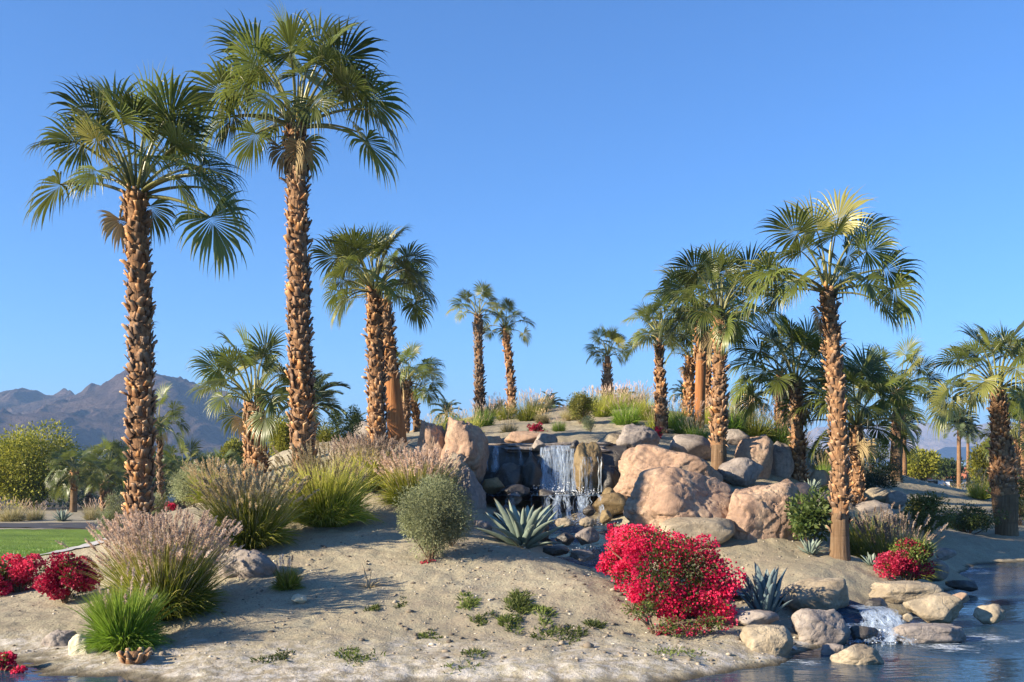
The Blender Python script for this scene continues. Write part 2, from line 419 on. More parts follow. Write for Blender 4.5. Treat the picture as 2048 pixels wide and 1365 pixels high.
# grass blades on the near edge of the lawn
mb = MB()
n = 9000; gx = NR.uniform(-17, -8.8, n); gy = 23.3 + NR.exponential(2.2, n)
rt = np.stack([gx, gy, ground(gx, gy) + .02], 1)
V, Fq, t = strips(rt, np.stack([NR.normal(0, .35, n), NR.normal(0, .35, n), np.ones(n)], 1), NR.uniform(.03, .08, n), .012, .4, 3)
mb.add(V, Fq, .25 + .6 * t)
leafmat('lawn_blade', (0.04, 0.09, 0.01), (0.09, 0.18, 0.02), (0.14, 0.24, 0.04))
o = obj('lawn_grass', mb.mesh('lawn_grass', M['lawn_blade']), kind='stuff'); tag(o, 'short grass blades along the near edge of the lawn', 'grass')

# ------------------------------------------------------------------ water
def foam_mask(g, pos, spots):
    """foam where the water is churned below the falls: soft discs broken up by noise"""
    acc = None
    for (x, y, r, k) in spots:
        d = g.n('ShaderNodeVectorMath', operation='DISTANCE'); g.l(pos, d.inputs[0]); d.inputs[1].default_value = (x, y, 0.0)
        f = g.math('MULTIPLY', g.math('SUBTRACT', 1.0, g.math('DIVIDE', d.outputs['Value'], r), True), k)
        acc = f if acc is None else g.math('MAXIMUM', acc, f)
    return acc
def watermat(name, spots, deep=(0.02, 0.05, 0.085), ripple=0.35, scale=(1.0, 2.6, 1.0), rip_scale=2.2):
    g = N(name); pos = g.pos()
    mp = g.n('ShaderNodeMapping'); mp.inputs['Scale'].default_value = scale; g.l(pos, mp.inputs[0])
    w1 = g.noise(rip_scale, 3, 0.5, mp.outputs[0], 0.4); w2 = g.noise(rip_scale * 4, 3, 0.55, mp.outputs[0], 0.3)
    f = foam_mask(g, pos, spots) if spots else None
    col = deep
    if f is not None:
        mpf = g.n('ShaderNodeMapping'); mpf.inputs['Scale'].default_value = (1.0, 3.0, 1.0); g.l(pos, mpf.inputs[0])
        nz = g.noise(4.5, 7, 0.72, mpf.outputs[0], 0.8)
        fm = g.ramp(g.math('ADD', g.math('MULTIPLY', f, 0.42), nz), [(0.76, (0, 0, 0)), (0.95, (0.85, 0.85, 0.85))])
        col = g.mix(fm, deep, (0.62, 0.68, 0.74))
        pass
    g.base(col, 0.03, 0.5); g.b.inputs['IOR'].default_value = 1.33
    if f is not None: g.l(g.math('ADD', g.math('MULTIPLY', fm, 0.5), 0.03), g.b.inputs['Roughness'])
    p = g.bump(w1, ripple, 0.10); p = g.bump(w2, ripple, 0.025, p)
    if f is not None: g.bump(g.math('MULTIPLY', g.noise(9, 5, 0.6, pos), f), 0.8, 0.12, p)
    M[name] = g.m; return g.m
watermat('pond_water', [(5.6, 14.6, 1.5, 1.0), (6.2, 13.0, 1.1, .9), (7.4, 13.0, 1.7, .8), (5.4, 12.4, .9, 1.0), (9.8, 21.8, 2.2, .95), (8.9, 20.0, 1.6, .9), (9.2, 17.6, 1.4, .75), (3.35, 11.4, .5, .9)], ripple=0.13)
xs2 = np.linspace(-45, 60, 60); ys2 = np.linspace(-30, 27, 50); WX, WY = np.meshgrid(xs2, ys2)
obj('pond', mk_mesh('pond', np.stack([WX, WY, WX * 0], -1).reshape(-1, 3), [grid_faces(50, 60)], M['pond_water'], smooth=True), kind='structure')

# ------------------------------------------------------------------ mountains and hazy air
def mountain(name, peaks, D, x_rng, depth, floor, nx, ny, slope, amp, nscale, mat, warp=1.0):
    x = np.linspace(*x_rng, nx); y = np.linspace(D - depth * .55, D + depth, ny); X, Y = np.meshgrid(x, y)
    wx = warp * fbm(X / nscale * .6, Y / nscale * .6, 3, 4) * nscale * .9; wy = warp * fbm(X / nscale * .6 + 40, Y / nscale * .6, 8, 4) * nscale * .9
    H = np.full(X.shape, -1e9)
    for (px, py, dy, sl) in peaks:
        hx = ax(px, D + dy); hz = az(py, D + dy)
        r = np.sqrt((X + wx - hx) ** 2 * sl + (Y + wy - D - dy) ** 2 * .8 + 500) - 16
        H = np.maximum(H, hz - slope * r * (1 - 0.12 * np.clip(r / (hz + 1), 0, 3)))
    rid = 0; a = 1.0
    for o in range(6):
        nn = 1 - np.abs(2 * vnoise(X / nscale * 2 ** o + o * 7, Y / nscale * 2 ** o - o * 3, 50 + o)) * 2
        rid = rid + a * nn * nn; a *= .5
    H = H + amp * (rid - 1.0)
    H = np.maximum(H, floor)
    return obj(name, mk_mesh(name, np.stack([X, Y, H], -1).reshape(-1, 3), [grid_faces(ny, nx)], mat, smooth=False), kind='structure')
def mountmat(name, a, b, c, sc):
    g = N(name); pos = g.pos()
    col = g.ramp(g.noise(sc, 7, 0.7, pos, 0.5), [(0.32, a), (0.5, b), (0.68, c)])
    g.base(col, 0.95, 0.1); g.bump(g.noise(sc * 5, 8, 0.75, pos), 1.0, 14); M[name] = g.m; return g.m
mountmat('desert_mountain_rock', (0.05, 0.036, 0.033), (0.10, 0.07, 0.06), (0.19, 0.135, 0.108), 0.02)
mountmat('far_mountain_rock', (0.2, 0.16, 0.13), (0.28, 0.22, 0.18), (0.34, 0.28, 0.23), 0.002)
mountain('mountain', [(-420, 690, 250, 1.0), (-300, 705, 300, 1.0), (-220, 715, 300, 1.0), (-140, 745, 280, 1.0), (-60, 765, 250, 1.0), (0, 778, 240, 1.0), (30, 764, 240, 1.0), (65, 758, 240, 1.0), (95, 775, 220, 1.0), (130, 796, 180, 1.0), (175, 772, 170, 1.0), (210, 752, 170, 1.0), (245, 750, 180, 1.0), (280, 752, 100, 1.0), (310, 738, 30, 1.0), (340, 720, 0, 1.0), (375, 746, -20, 1.0), (410, 768, -40, 1.0), (450, 790, -60, 1.0), (490, 815, -70, 1.0), (525, 842, -80, 1.0), (550, 868, -80, 1.0), (290, 800, -130, 1.0), (230, 850, -180, 1.0), (320, 820, -190, 1.0), (370, 850, -220, 1.0), (420, 850, -160, 1.0), (120, 860, -20, 1.0), (40, 850, 60, 1.0), (470, 862, -170, 1.0)],
         1500, (-1600, -330), 700, -8, 580, 380, 0.60, 23, 240, M['desert_mountain_rock'], 0.7)
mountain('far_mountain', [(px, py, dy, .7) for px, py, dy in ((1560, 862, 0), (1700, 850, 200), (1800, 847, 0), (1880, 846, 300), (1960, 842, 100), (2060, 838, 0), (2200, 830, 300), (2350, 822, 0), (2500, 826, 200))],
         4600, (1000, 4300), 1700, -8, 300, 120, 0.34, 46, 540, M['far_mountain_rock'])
mb = MB(); box(mb, -4200, 6500, -90, 7200, -10, 330)
g = N('hazy_air'); g.t.nodes.remove(g.b)
pv = g.n('ShaderNodeVolumePrincipled'); pv.inputs['Color'].default_value = (0.36, 0.61, 1.0, 1); pv.inputs['Density'].default_value = 0.00021; pv.inputs['Anisotropy'].default_value = 0.1
g.l(pv.outputs[0], g.out.inputs['Volume'])
hz = obj('haze', mb.mesh('haze', g.m), kind='stuff'); tag(hz, 'thin blue haze in the air before the mountains', 'haze')

# ------------------------------------------------------------------ rocks
rockmat('pink_granite', (0.25, 0.165, 0.115), (0.39, 0.255, 0.175), (0.47, 0.345, 0.24), (0.11, 0.08, 0.06))
rockmat('tan_rock', (0.23, 0.185, 0.125), (0.345, 0.285, 0.20), (0.45, 0.38, 0.27), (0.14, 0.115, 0.085))
rockmat('grey_rock', (0.17, 0.145, 0.13), (0.28, 0.24, 0.21), (0.38, 0.33, 0.28), (0.085, 0.072, 0.065))
rockmat('cream_rock', (0.45, 0.41, 0.28), (0.56, 0.52, 0.38), (0.62, 0.58, 0.46), (0.25, 0.22, 0.15))
rockmat('wet_rock', (0.035, 0.032, 0.03), (0.06, 0.053, 0.046), (0.10, 0.085, 0.065), (0.02, 0.018, 0.018), wet=0.8)
rockmat('mossy_rock', (0.13, 0.085, 0.04), (0.20, 0.14, 0.065), (0.27, 0.20, 0.10), (0.08, 0.06, 0.03), wet=0.35)
_ico = {}
def ico(sub):
    if sub not in _ico:
        bm = bmesh.new(); bmesh.ops.create_icosphere(bm, subdivisions=sub, radius=1.0)
        bm.verts.ensure_lookup_table()
        _ico[sub] = (np.array([v.co[:] for v in bm.verts]), np.array([[v.index for v in f.verts] for f in bm.faces])); bm.free()
    return _ico[sub]
def rock_mesh(name, hx, hy, hz, seed, mat, sub=4, planes=17, rough=1.0, flat_top=None, blocky=0.0):
    rr = np.random.default_rng(seed); D, Fc = ico(sub)
    nrm = norm(rr.normal(size=(planes, 3))); h = rr.uniform(.66, .95, planes)
    if blocky:
        nrm = np.concatenate([nrm, norm(np.array([[1, 0, 0], [-1, 0, 0], [0, 1, 0], [0, -1, 0], [0, 0, 1], [0, 0, -1.]]) + rr.normal(0, .16, (6, 3)))]); h = np.concatenate([h * 1.12, np.full(6, .78)])
    if flat_top: nrm = np.concatenate([nrm, norm(np.array([[rr.normal(0, .06), rr.normal(0, .06), 1.0]]))]); h = np.concatenate([h, [flat_top]])
    dt = D @ nrm.T
    r = np.where(dt > .05, h[None, :] / np.maximum(dt, .05), 9.0)
    k = 60.0
    r = -np.log(np.exp(-k * np.minimum(r, 2.0)).sum(1) + np.exp(-k * 1.02)) / k
    off = Vector(rr.uniform(-50, 50, 3))
    dz = np.empty(len(D))
    for i, d in enumerate(D):
        p = Vector(d) * 1.6 + off
        a = mnoise.fractal(p * .8, 1.0, 2.1, 4)
        pw = p * 1.5 + Vector((mnoise.noise(p * 2.0), mnoise.noise(p * 2.0 + Vector((5, 1, 7))), mnoise.noise(p * 2.0 + Vector((2, 8, 3))))) * .35
        ds, pt = mnoise.voronoi(pw)
        chip = (pt[0].x * 12.9898 + pt[0].y * 78.233 + pt[0].z * 37.719) % 1.0
        crack = max(0.0, 1 - (ds[1] - ds[0]) / .10)
        ds2, pt2 = mnoise.voronoi(pw * 2.7)
        chip2 = (pt2[0].x * 12.9898 + pt2[0].y * 78.233 + pt2[0].z * 37.719) % 1.0
        cc = abs(mnoise.fractal(p * 3.3, 0.8, 2.0, 4))
        dz[i] = .09 * a + .07 * (chip - .5) + .014 * (chip2 - .5) - .05 * crack ** 2 - .018 * cc
    V = D * (r * (1 + rough * dz))[:, None]
    V = V - (V.max(0) + V.min(0)) / 2
    V = V / (V.max(0) - V.min(0)) * 2 * np.array([hx, hy, hz])
    return mk_mesh(name, V, [Fc], mat, smooth=True)
def rock(x0, x1, y0, y1, Y, seed, mat, label, name='boulder', cat='boulder', dep=0.85, sub=4, rot=0.0, tilt=0.0, group=None, sink=0.0, **kw):
    """pixel bounds of the rock at depth Y; dep = half depth relative to the mean of half width and half height"""
    hx = (x1 - x0) / 2 / F * Y; hz = (y1 - y0) / 2 / F * Y; hy = dep * (hx + hz) / 2
    hz2 = hz * (1 + sink)
    me = rock_mesh(name, hx, hy, hz2, seed, M[mat], sub, **kw)
    c = P((x0 + x1) / 2, (y0 + y1) / 2, Y)
    o = obj(name, me, None, (c[0], Y + hy * .4, c[2] - hz * sink), (0, tilt, rot))
    return tag(o, label, cat, group)

BG = 'boulders of the rock garden'
# left of the waterfall
rock(826, 900, 840, 962, 20.9, 101, 'pink_granite', 'weathered tan boulder, left half of the pair left of the waterfall', sub=5, dep=1.0, group=BG, sink=.15, blocky=1, rough=1.5, rot=.3)
rock(880, 972, 833, 958, 20.6, 117, 'pink_granite', 'pink-faced upright boulder, right half of the pair beside the waterfall', sub=5, dep=1.1, group=BG, sink=.15, planes=15, blocky=1, rough=1.6, rot=-.2)
rock(868, 952, 905, 985, 20.1, 167, 'tan_rock', 'grey-tan boulder below the boulder pair beside the waterfall', sub=5, dep=1.0, group=BG, rough=1.4)
rock(655, 840, 884, 960, 23.2, 103, 'tan_rock', 'long low pale rock behind the third palm trunk', sub=5, dep=.5, group=BG, blocky=1)
rock(905, 972, 935, 1060, 19.2, 104, 'grey_rock', 'shaded purple-grey boulder between the round shrub and the falls', sub=5, group=BG)
rock(835, 925, 935, 1000, 20.2, 105, 'tan_rock', 'low tan boulder behind the fountain grass left of the falls', group=BG)
rock(700, 765, 843, 890, 27.5, 106, 'grey_rock', 'dark overhanging boulder between the second and third tall palms', group=BG, tilt=.3)
rock(683, 722, 868, 900, 26.8, 107, 'grey_rock', 'small blue-grey boulder below the dark overhanging boulder', group=BG)
# above the waterfall
rock(1008, 1098, 862, 898, 22.6, 108, 'pink_granite', 'flat pink rock on top of the waterfall ledge', group=BG, dep=.8)
rock(1068, 1116, 866, 898, 22.3, 109, 'grey_rock', 'dark rock at the right end of the flat pink rock above the falls', group=BG)
rock(960, 1010, 872, 900, 23.0, 110, 'tan_rock', 'small pale rock left of the flat pink rock above the falls', group=BG)
rock(1192, 1262, 862, 912, 22.4, 111, 'tan_rock', 'tan boulder at the upper right corner of the waterfall', group=BG, sub=5)
rock(1232, 1324, 846, 925, 22.0, 112, 'grey_rock', 'dark craggy grey boulder crowning the rocks right of the waterfall', group=BG, sub=5, rough=1.2)
# right of the waterfall
rock(1228, 1450, 888, 1030, 20.3, 121, 'pink_granite', 'broad sloping pink boulder behind the biggest front boulder', group=BG, sub=6, planes=15, dep=.8, rough=1.2)
rock(1250, 1482, 932, 1078, 17.6, 114, 'pink_granite', 'biggest rounded pink boulder in front, above the red bougainvillea', group=BG, sub=6, planes=16, dep=.75, sink=.08, rough=1.2)
rock(1448, 1606, 958, 1102, 17.3, 115, 'pink_granite', 'tall pink boulder with a shaded right side, left of the leaning leafy bush', group=BG, sub=6, planes=15, dep=.8, sink=.08, rough=1.2, blocky=1)
rock(1470, 1550, 868, 978, 21.8, 116, 'pink_granite', 'upright pinkish block behind the tall pink boulder', group=BG, sub=5, blocky=1)
rock(1540, 1592, 882, 965, 22.4, 118, 'grey_rock', 'shaded dark block right of the upright pinkish block', group=BG, blocky=1)
rock(1452, 1500, 858, 892, 22.6, 119, 'grey_rock', 'small dark rock on top of the upright pinkish block', group=BG)
rock(1340, 1440, 868, 925, 22.4, 120, 'grey_rock', 'grey-green rock behind the trunk of the palm standing in the boulders', group=BG)
rock(1440, 1530, 915, 975, 20.8, 122, 'grey_rock', 'blue-shaded boulder right of the palm standing in the boulders', group=BG, sub=5)
rock(1320, 1475, 1036, 1098, 16.9, 123, 'tan_rock', 'pale beige ledge rock beneath the biggest pink boulder', group=BG, dep=.7, blocky=1)
rock(1575, 1640, 965, 1010, 19.8, 124, 'pink_granite', 'small pink rock wedged at the foot of the pale-booted palm', group=BG)
rock(1620, 1665, 940, 985, 22.5, 125, 'tan_rock', 'small pale rock right of the pale-booted palm', group=BG)
rock(1630, 1700, 985, 1030, 20.5, 126, 'grey_rock', 'dark rock behind the dark-topped leaning palm trunk', group=BG)
rock(1722, 1790, 975, 1010, 24.0, 127, 'tan_rock', 'round yellowish rock in front of the dark hedge', group=BG)
rock(1775, 1815, 982, 1020, 23.5, 128, 'grey_rock', 'small dark rock right of the round yellowish rock', group=BG)
rock(1690, 1790, 1000, 1060, 22.0, 129, 'grey_rock', 'shaded grey boulder behind the purple-tipped grass on the right', group=BG)
# the cascade stones at the pond
CG = 'stones of the pond cascade'
rock(1570, 1712, 1158, 1234, 13.9, 131, 'tan_rock', 'large smooth shaded stone below the sandy ledge right of the blue agave', 'cascade_stone', 'stone', group=CG, sub=5, flat_top=.75, dep=.8)
rock(1742, 1890, 1166, 1208, 14.6, 132, 'tan_rock', 'long flat stone slab under the right-hand bougainvillea', 'cascade_stone', 'stone', group=CG, flat_top=.7, sub=5, blocky=1)
rock(1812, 1934, 1188, 1250, 13.9, 133, 'tan_rock', 'yellowish wedge-shaped stone overhanging the water', 'cascade_stone', 'stone', group=CG, flat_top=.8, sub=5, planes=13)
rock(1776, 1938, 1250, 1290, 12.7, 134, 'grey_rock', 'flat dark slab lying just above the pond water', 'cascade_stone', 'stone', group=CG, flat_top=.7, blocky=1, sub=5, dep=.7)
rock(1950, 2012, 1208, 1250, 14.1, 135, 'tan_rock', 'rightmost small pale stone standing in the pond', 'cascade_stone', 'stone', group=CG)
rock(1586, 1702, 1218, 1304, 12.5, 136, 'grey_rock', 'big rounded shaded stone left of the lower rapids', 'cascade_stone', 'stone', group=CG, sub=5, blocky=.6)
rock(1488, 1588, 1252, 1326, 11.6, 137, 'tan_rock', 'square-cornered tan stone on the gravel shore', 'cascade_stone', 'stone', group=CG, sub=5, blocky=1)
rock(1462, 1562, 1222, 1260, 12.5, 138, 'grey_rock', 'flat shaded stone beneath the blue agave', 'cascade_stone', 'stone', group=CG, flat_top=.7)
rock(1668, 1776, 1292, 1338, 11.3, 139, 'tan_rock', 'low sunlit stone at the water, lowest of the cascade', 'cascade_stone', 'stone', group=CG, sub=5, sink=.3)
rock(1728, 1782, 1196, 1232, 13.8, 140, 'wet_rock', 'wet dark stone in the middle of the rapids', 'cascade_stone', 'stone', group=CG)
rock(1700, 1760, 1252, 1290, 12.6, 141, 'wet_rock', 'wet dark stone at the foot of the rapids', 'cascade_stone', 'stone', group=CG)
rock(1806, 1826, 1226, 1246, 13.2, 142, 'tan_rock', 'tiny pinkish stone under the overhanging wedge-shaped stone', 'cascade_stone', 'stone', group=CG)
rock(1640, 1700, 1288, 1330, 11.9, 143, 'grey_rock', 'shadowed stone behind the lowest sunlit stone', 'cascade_stone', 'stone', group=CG)
rock(1905, 1942, 1186, 1210, 15.2, 144, 'pink_granite', 'small reddish stone behind the yellowish wedge-shaped stone', 'cascade_stone', 'stone', group=CG)
rock(1850, 1900, 1118, 1165, 17.2, 145, 'grey_rock', 'shaded grey stone right of the right-hand bougainvillea', 'cascade_stone', 'stone', group=CG)
rock(1895, 1960, 1160, 1185, 17.6, 146, 'wet_rock', 'dark wet rock ledge in the upper pool', 'cascade_stone', 'stone', group=CG)
rock(1870, 1915, 1096, 1122, 19.8, 147, 'grey_rock', 'small shaded stone at the upper edge of the pool', 'cascade_stone', 'stone', group=CG)
# stones on the left
rock(78, 152, 1264, 1326, 12.1, 151, 'grey_rock', 'rough grey-brown stone at the left shore', 'shore_stone', 'stone', group='stones at the left shore', sub=5, blocky=.6)
rock(132, 198, 1268, 1350, 11.5, 152, 'cream_rock', 'upright cream-coloured stone beside the bright green grass', 'shore_stone', 'stone', group='stones at the left shore', sub=5, blocky=.8, dep=.7)
rock(420, 562, 1098, 1196, 14.2, 153, 'grey_rock', 'gnarled grey rock half buried behind the purple fountain grass', 'boulder', 'boulder', sub=5, rough=2.2, tilt=.35, dep=.6, group=BG)
rock(582, 614, 1188, 1208, 13.1, 154, 'cream_rock', 'small white stone on the bare sand slope', 'pebble_stone', 'stone')
# small rocks of the upper cascade
SG = 'small rocks in the stream below the falls'
SR = [(960, 1010, 955, 990, 20.6, 'mossy_rock', 'mossy round rock at the left foot of the waterfall'), (1000, 1060, 968, 1000, 20.3, 'wet_rock', 'wet dark rock behind the tips of the big agave'),
      (982, 1052, 925, 992, 21.0, 'wet_rock', 'dark wet rock standing in front of the left part of the waterfall'), (1040, 1088, 905, 990, 21.1, 'wet_rock', 'tall black wet rock in the middle of the waterfall'), (1196, 1240, 930, 992, 21.0, 'wet_rock', 'dark rock in the cave at the right of the waterfall'),
      (1078, 1112, 978, 1004, 19.9, 'wet_rock', 'small wet rock on the lip of the plunge pool'), (1205, 1235, 975, 1000, 20.0, 'mossy_rock', 'small brown rock at the right end of the plunge pool'), (1010, 1045, 985, 1012, 19.9, 'grey_rock', 'small grey rock at the left end of the plunge pool'),
      (1064, 1092, 880, 902, 21.25, 'grey_rock', 'small rock splitting the water at the lip of the falls'), (940, 975, 876, 905, 21.3, 'grey_rock', 'dark rock at the left end of the waterfall lip'), (1140, 1162, 880, 904, 21.2, 'wet_rock', 'small wet rock on the lip above the mossy column'),
      (1185, 1260, 985, 1035, 19.6, 'mossy_rock', 'brown-banded rock shelf right of the second cascade'), (1165, 1192, 1010, 1034, 19.2, 'wet_rock', 'black wet rock at the right end of the second cascade'),
      (1085, 1150, 990, 1040, 20.0, 'wet_rock', 'dark wet ledge rock under the second cascade'), (1108, 1148, 1036, 1056, 18.6, 'tan_rock', 'small tan stone right of the agave in the stream'),
      (1158, 1190, 1034, 1058, 18.5, 'tan_rock', 'small orange stone in the middle of the stream'), (1200, 1225, 1020, 1050, 18.9, 'mossy_rock', 'small mossy stone above the red bougainvillea'),
      (1150, 1200, 1054, 1092, 17.8, 'grey_rock', 'grey and white stone splashed by the stream'), (1110, 1150, 1066, 1092, 17.6, 'wet_rock', 'dark stone right of the agave leaves'),
      (1060, 1100, 1045, 1085, 18.2, 'wet_rock', 'dark stone behind the agave leaves'), (1085, 1140, 1092, 1114, 16.8, 'wet_rock', 'low dark stone at the foot of the agave'),
      (1140, 1190, 1098, 1124, 16.6, 'grey_rock', 'low grey stone beside the left edge of the red bougainvillea'), (985, 1040, 1010, 1060, 19.0, 'wet_rock', 'shadowed dark rock behind the left agave leaves'), (940, 985, 1040, 1072, 18.0, 'grey_rock', 'dark rock at the left of the agave')]
for i, (x0, x1, y0, y1, Y, m, lab) in enumerate(SR):
    rock(x0, x1, y0, y1, Y, 200 + i, m, lab, 'stream_rock', 'rock', group=SG, sub=4, dep=1.0)

# ------------------------------------------------------------------ the waterfall: wet rock face, ledge, falling water, pools
def rock_face(name, x0, x1, z0, z1, Yf, mat, seed, bul=.12, nx=70, nz=50, back=1.2):
    u = np.linspace(0, 1, nx)[None, :]; v = np.linspace(0, 1, nz)[:, None]
    X = x0 + (x1 - x0) * u + 0 * v; Z = z0 + (z1 - z0) * v + 0 * u
    Y = Yf - bul * fbm(X * 1.7, Z * 1.3, seed, 5) - .10 * np.floor(4 * (vnoise(X * 1.2, Z * .8, seed + 9) + .5)) / 4 + .25 * (v ** 6)
    top = np.stack([X[-1], Y[-1] + back, Z[-1] + .04], -1); mid = np.stack([X[-1], Y[-1] + .1, Z[-1] + .03], -1)
    V = np.concatenate([np.stack([X, Y, Z], -1), mid[None], top[None]], 0)
    return mk_mesh(name, V.reshape(-1, 3), [grid_faces(nz + 2, nx)], mat, smooth=True)
YW = 21.5
zl = az(893, YW); zb = az(990, YW) - .25
wf = thing('waterfall_cliff', (ax(1095, YW), YW, zb), 'dark wet rock cliff that the waterfall pours over', 'cliff')
def rel(me, o):
    me.transform(Matrix.Translation(-Vector(o.location))); return me
obj('rock_face', rel(rock_face('rock_face', ax(925, YW), ax(1255, YW), zb, zl, YW, M['wet_rock'], 61), wf), wf)
mo = obj('mossy_column', rel(rock_mesh('mossy_column', .33, .34, .68, 301, M['mossy_rock'], 5), wf), wf, (ax(1176, YW - .35) - wf.location.x, -.42, az(948, YW - .35) - zb), label='brown mossy rock column with thin water running down')
mo.data.transform(Matrix.Translation(Vector(wf.location)))
sl = rock_mesh('lip_slab', 1.62, .55, .13, 302, M['grey_rock'], 5, flat_top=.6, blocky=1, rough=3.0)
obj('lip_slab', sl, wf, (ax(1100, YW) - wf.location.x, .42, zl - zb - .03))

g = N('falling_water'); pos = g.coord('Object')
mp = g.n('ShaderNodeMapping'); mp.inputs['Scale'].default_value = (22, 22, 2.6); g.l(pos, mp.inputs[0])
nz = g.noise(1.0, 5, 0.65, mp.outputs[0])
g.base((0.50, 0.60, 0.72), 0.25, 0.5); g.b.inputs['IOR'].default_value = 1.33
al = g.math('MULTIPLY', g.ramp(nz, [(0.36, (0.0, 0, 0)), (0.62, (0.8, 0.8, 0.8))]), g.attr())
g.l(al, g.b.inputs['Alpha']); M['fall'] = g.m
def fall(name, x0, x1, ztop, zbot, Yl, out, n, dens, seed, label, spread=.04):
    """a curtain of overlapping narrow ribbons leaving the lip and falling"""
    rr = np.random.default_rng(seed); mb = MB(); K = 12
    for i in range(n):
        x = rr.uniform(x0, x1); w = rr.uniform(.012, .075) if rr.uniform() < .5 else rr.uniform(.006, .02); o = out * rr.uniform(.7, 1.3); zt = ztop + .02; zz = zbot + rr.uniform(0, .05)
        t = np.linspace(0, 1, K); tt = np.clip((t - .12) / .88, 0, 1)
        yy = Yl + .35 - .35 * np.minimum(t / .12, 1) - o * np.sqrt(tt); zc = np.where(t < .12, zt - .02 * t, zt - (zt - zz) * tt ** 1.3)
        xc = x + np.cumsum(rr.normal(0, spread * .25, K)); ww = w * (1 + .8 * t)
        V = np.stack([np.stack([xc - ww / 2, yy, zc], 1), np.stack([xc + ww / 2, yy + rr.normal(0, .012), zc], 1)], 1).reshape(-1, 3)
        b = np.arange(K - 1) * 2
        mb.add(V, np.stack([b, b + 1, b + 3, b + 2], 1), dens * rr.uniform(.6, 1.2))
    o = obj(name, mb.mesh(name, M['fall'], True), kind='structure'); return o
YF = YW - .18
fall('waterfall', ax(1082, YF), ax(1142, YF), zl, az(985, 21.0), YF, .30, 70, .42, 1, '', .10)
fall('waterfall', ax(958, YF), ax(1000, YF), zl - .02, az(945, 21.2), YF, .22, 9, .4, 2, '')
fall('waterfall', ax(955, YF), ax(1075, YF), zl - .02, az(975, 21.2), YF, .20, 12, .22, 3, '')
fall('waterfall', ax(1125, YF), ax(1165, YF), zl - .05, az(985, 20.8), YF - .10, .40, 7, .5, 4, '')
fall('waterfall', ax(1155, YF), ax(1200, YF), zl - .25, az(988, 20.7), YF - .55, .22, 9, .4, 5, '')
ZP = az(990, 20.4)   # plunge pool level
Y2 = 19.75
fall('cascade', ax(1100, Y2), ax(1205, Y2), ZP, az(1045, 19.3), Y2, .30, 44, .5, 6, '', .08)
fall('cascade', ax(1010, Y2), ax(1095, Y2), ZP, az(1050, 19.3), Y2, .18, 6, .3, 7, '', .06)
watermat('stream_water', [(ax(1115, 20.8), 20.9, .8, 1.1), (ax(1160, 19.1), 19.1, .9, 1.1), (ax(1170, 18.2), 18.0, .9, .9), (ax(1210, 17.2), 17.2, .8, .8), (ax(1700, 14.6), 14.6, .9, 1.0)], ripple=.5, rip_scale=4)
def pool(name, poly, z, seed):
    """a level or falling water sheet through rows of (x0, x1, y, z)"""
    V = []; nu = 14
    for (x0, x1, y, zz) in poly:
        for k in range(nu): V.append((x0 + (x1 - x0) * k / (nu - 1), y + .05 * math.sin(k * 1.7 + y), zz + .015 * math.sin(k * 2.3 + y * 5)))
    return obj(name, mk_mesh(name, V, [grid_faces(len(poly), nu)], M['stream_water'], smooth=True), kind='structure')
pool('plunge_pool', [(ax(985, Y2), ax(1215, Y2), Y2 - .06, ZP), (ax(970, 20.4), ax(1235, 20.4), 20.4, ZP), (ax(955, 21.3), ax(1235, 21.3), 21.35, ZP)], ZP, 1)
s1 = az(1050, 19.2)
rows = [(ax(1020, 19.6), ax(1225, 19.6), 19.75, s1), (ax(1060, 19.0), ax(1230, 19.0), 19.0, s1 - .02), (ax(1100, 18.5), ax(1235, 18.5), 18.5, s1 - .22), (ax(1110, 18.0), ax(1240, 18.0), 18.0, .74), (ax(1110, 17.4), ax(1255, 17.4), 17.4, .66), (ax(1130, 16.8), ax(1290, 16.8), 16.8, .60),
        (ax(1200, 16.2), ax(1370, 16.2), 16.2, .50), (ax(1300, 15.6), ax(1460, 15.6), 15.6, .42), (ax(1420, 14.9), ax(1580, 14.9), 14.9, .36), (ax(1560, 14.2), ax(1700, 14.2), 14.35, .33), (ax(1660, 13.6), ax(1790, 13.6), 13.7, .22), (ax(1690, 13.1), ax(1830, 13.1), 13.2, .10), (ax(1690, 12.7), ax(1840, 12.7), 12.75, .005)]
pool('stream', rows, 0, 2)
fall('cascade', ax(1712, 13.6), ax(1780, 13.6), .30, .0, 13.5, .5, 60, .6, 8, '', .12)
fall('cascade', ax(1700, 12.9), ax(1800, 12.9), .14, .0, 12.9, .35, 30, .55, 9, '', .12)

# spray and foam where the water lands
g = N('water_spray'); g.base((0.75, 0.80, 0.86), 0.4, 0.4); M['spray'] = g.m
mb = MB(); rr = np.random.default_rng(9)
for (px, Y, z, sx, sy, sz, n) in ((1112, 20.85, ZP, .26, .10, .10, 420), (1170, 20.6, ZP, .16, .08, .06, 160), (985, 20.9, ZP, .2, .08, .05, 120), (1160, 19.25, s1, .38, .12, .05, 380), (1175, 17.9, .76, .2, .2, .04, 160), (1745, 13.0, .05, .18, .22, .05, 300), (1770, 12.7, .01, .25, .12, .02, 200)):
    C = np.stack([rr.normal(ax(px, Y), sx, n), rr.normal(Y, sy, n), z + np.abs(rr.normal(0, sz, n))], 1)
    V, Fq = leafquads(C, rr.uniform(.008, .028, n), rr, asp=.9); mb.add(V, Fq)
o = obj('spray', mb.mesh('spray', M['spray']), kind='stuff'); tag(o, 'white spray and foam at the foot of the falls', 'spray')

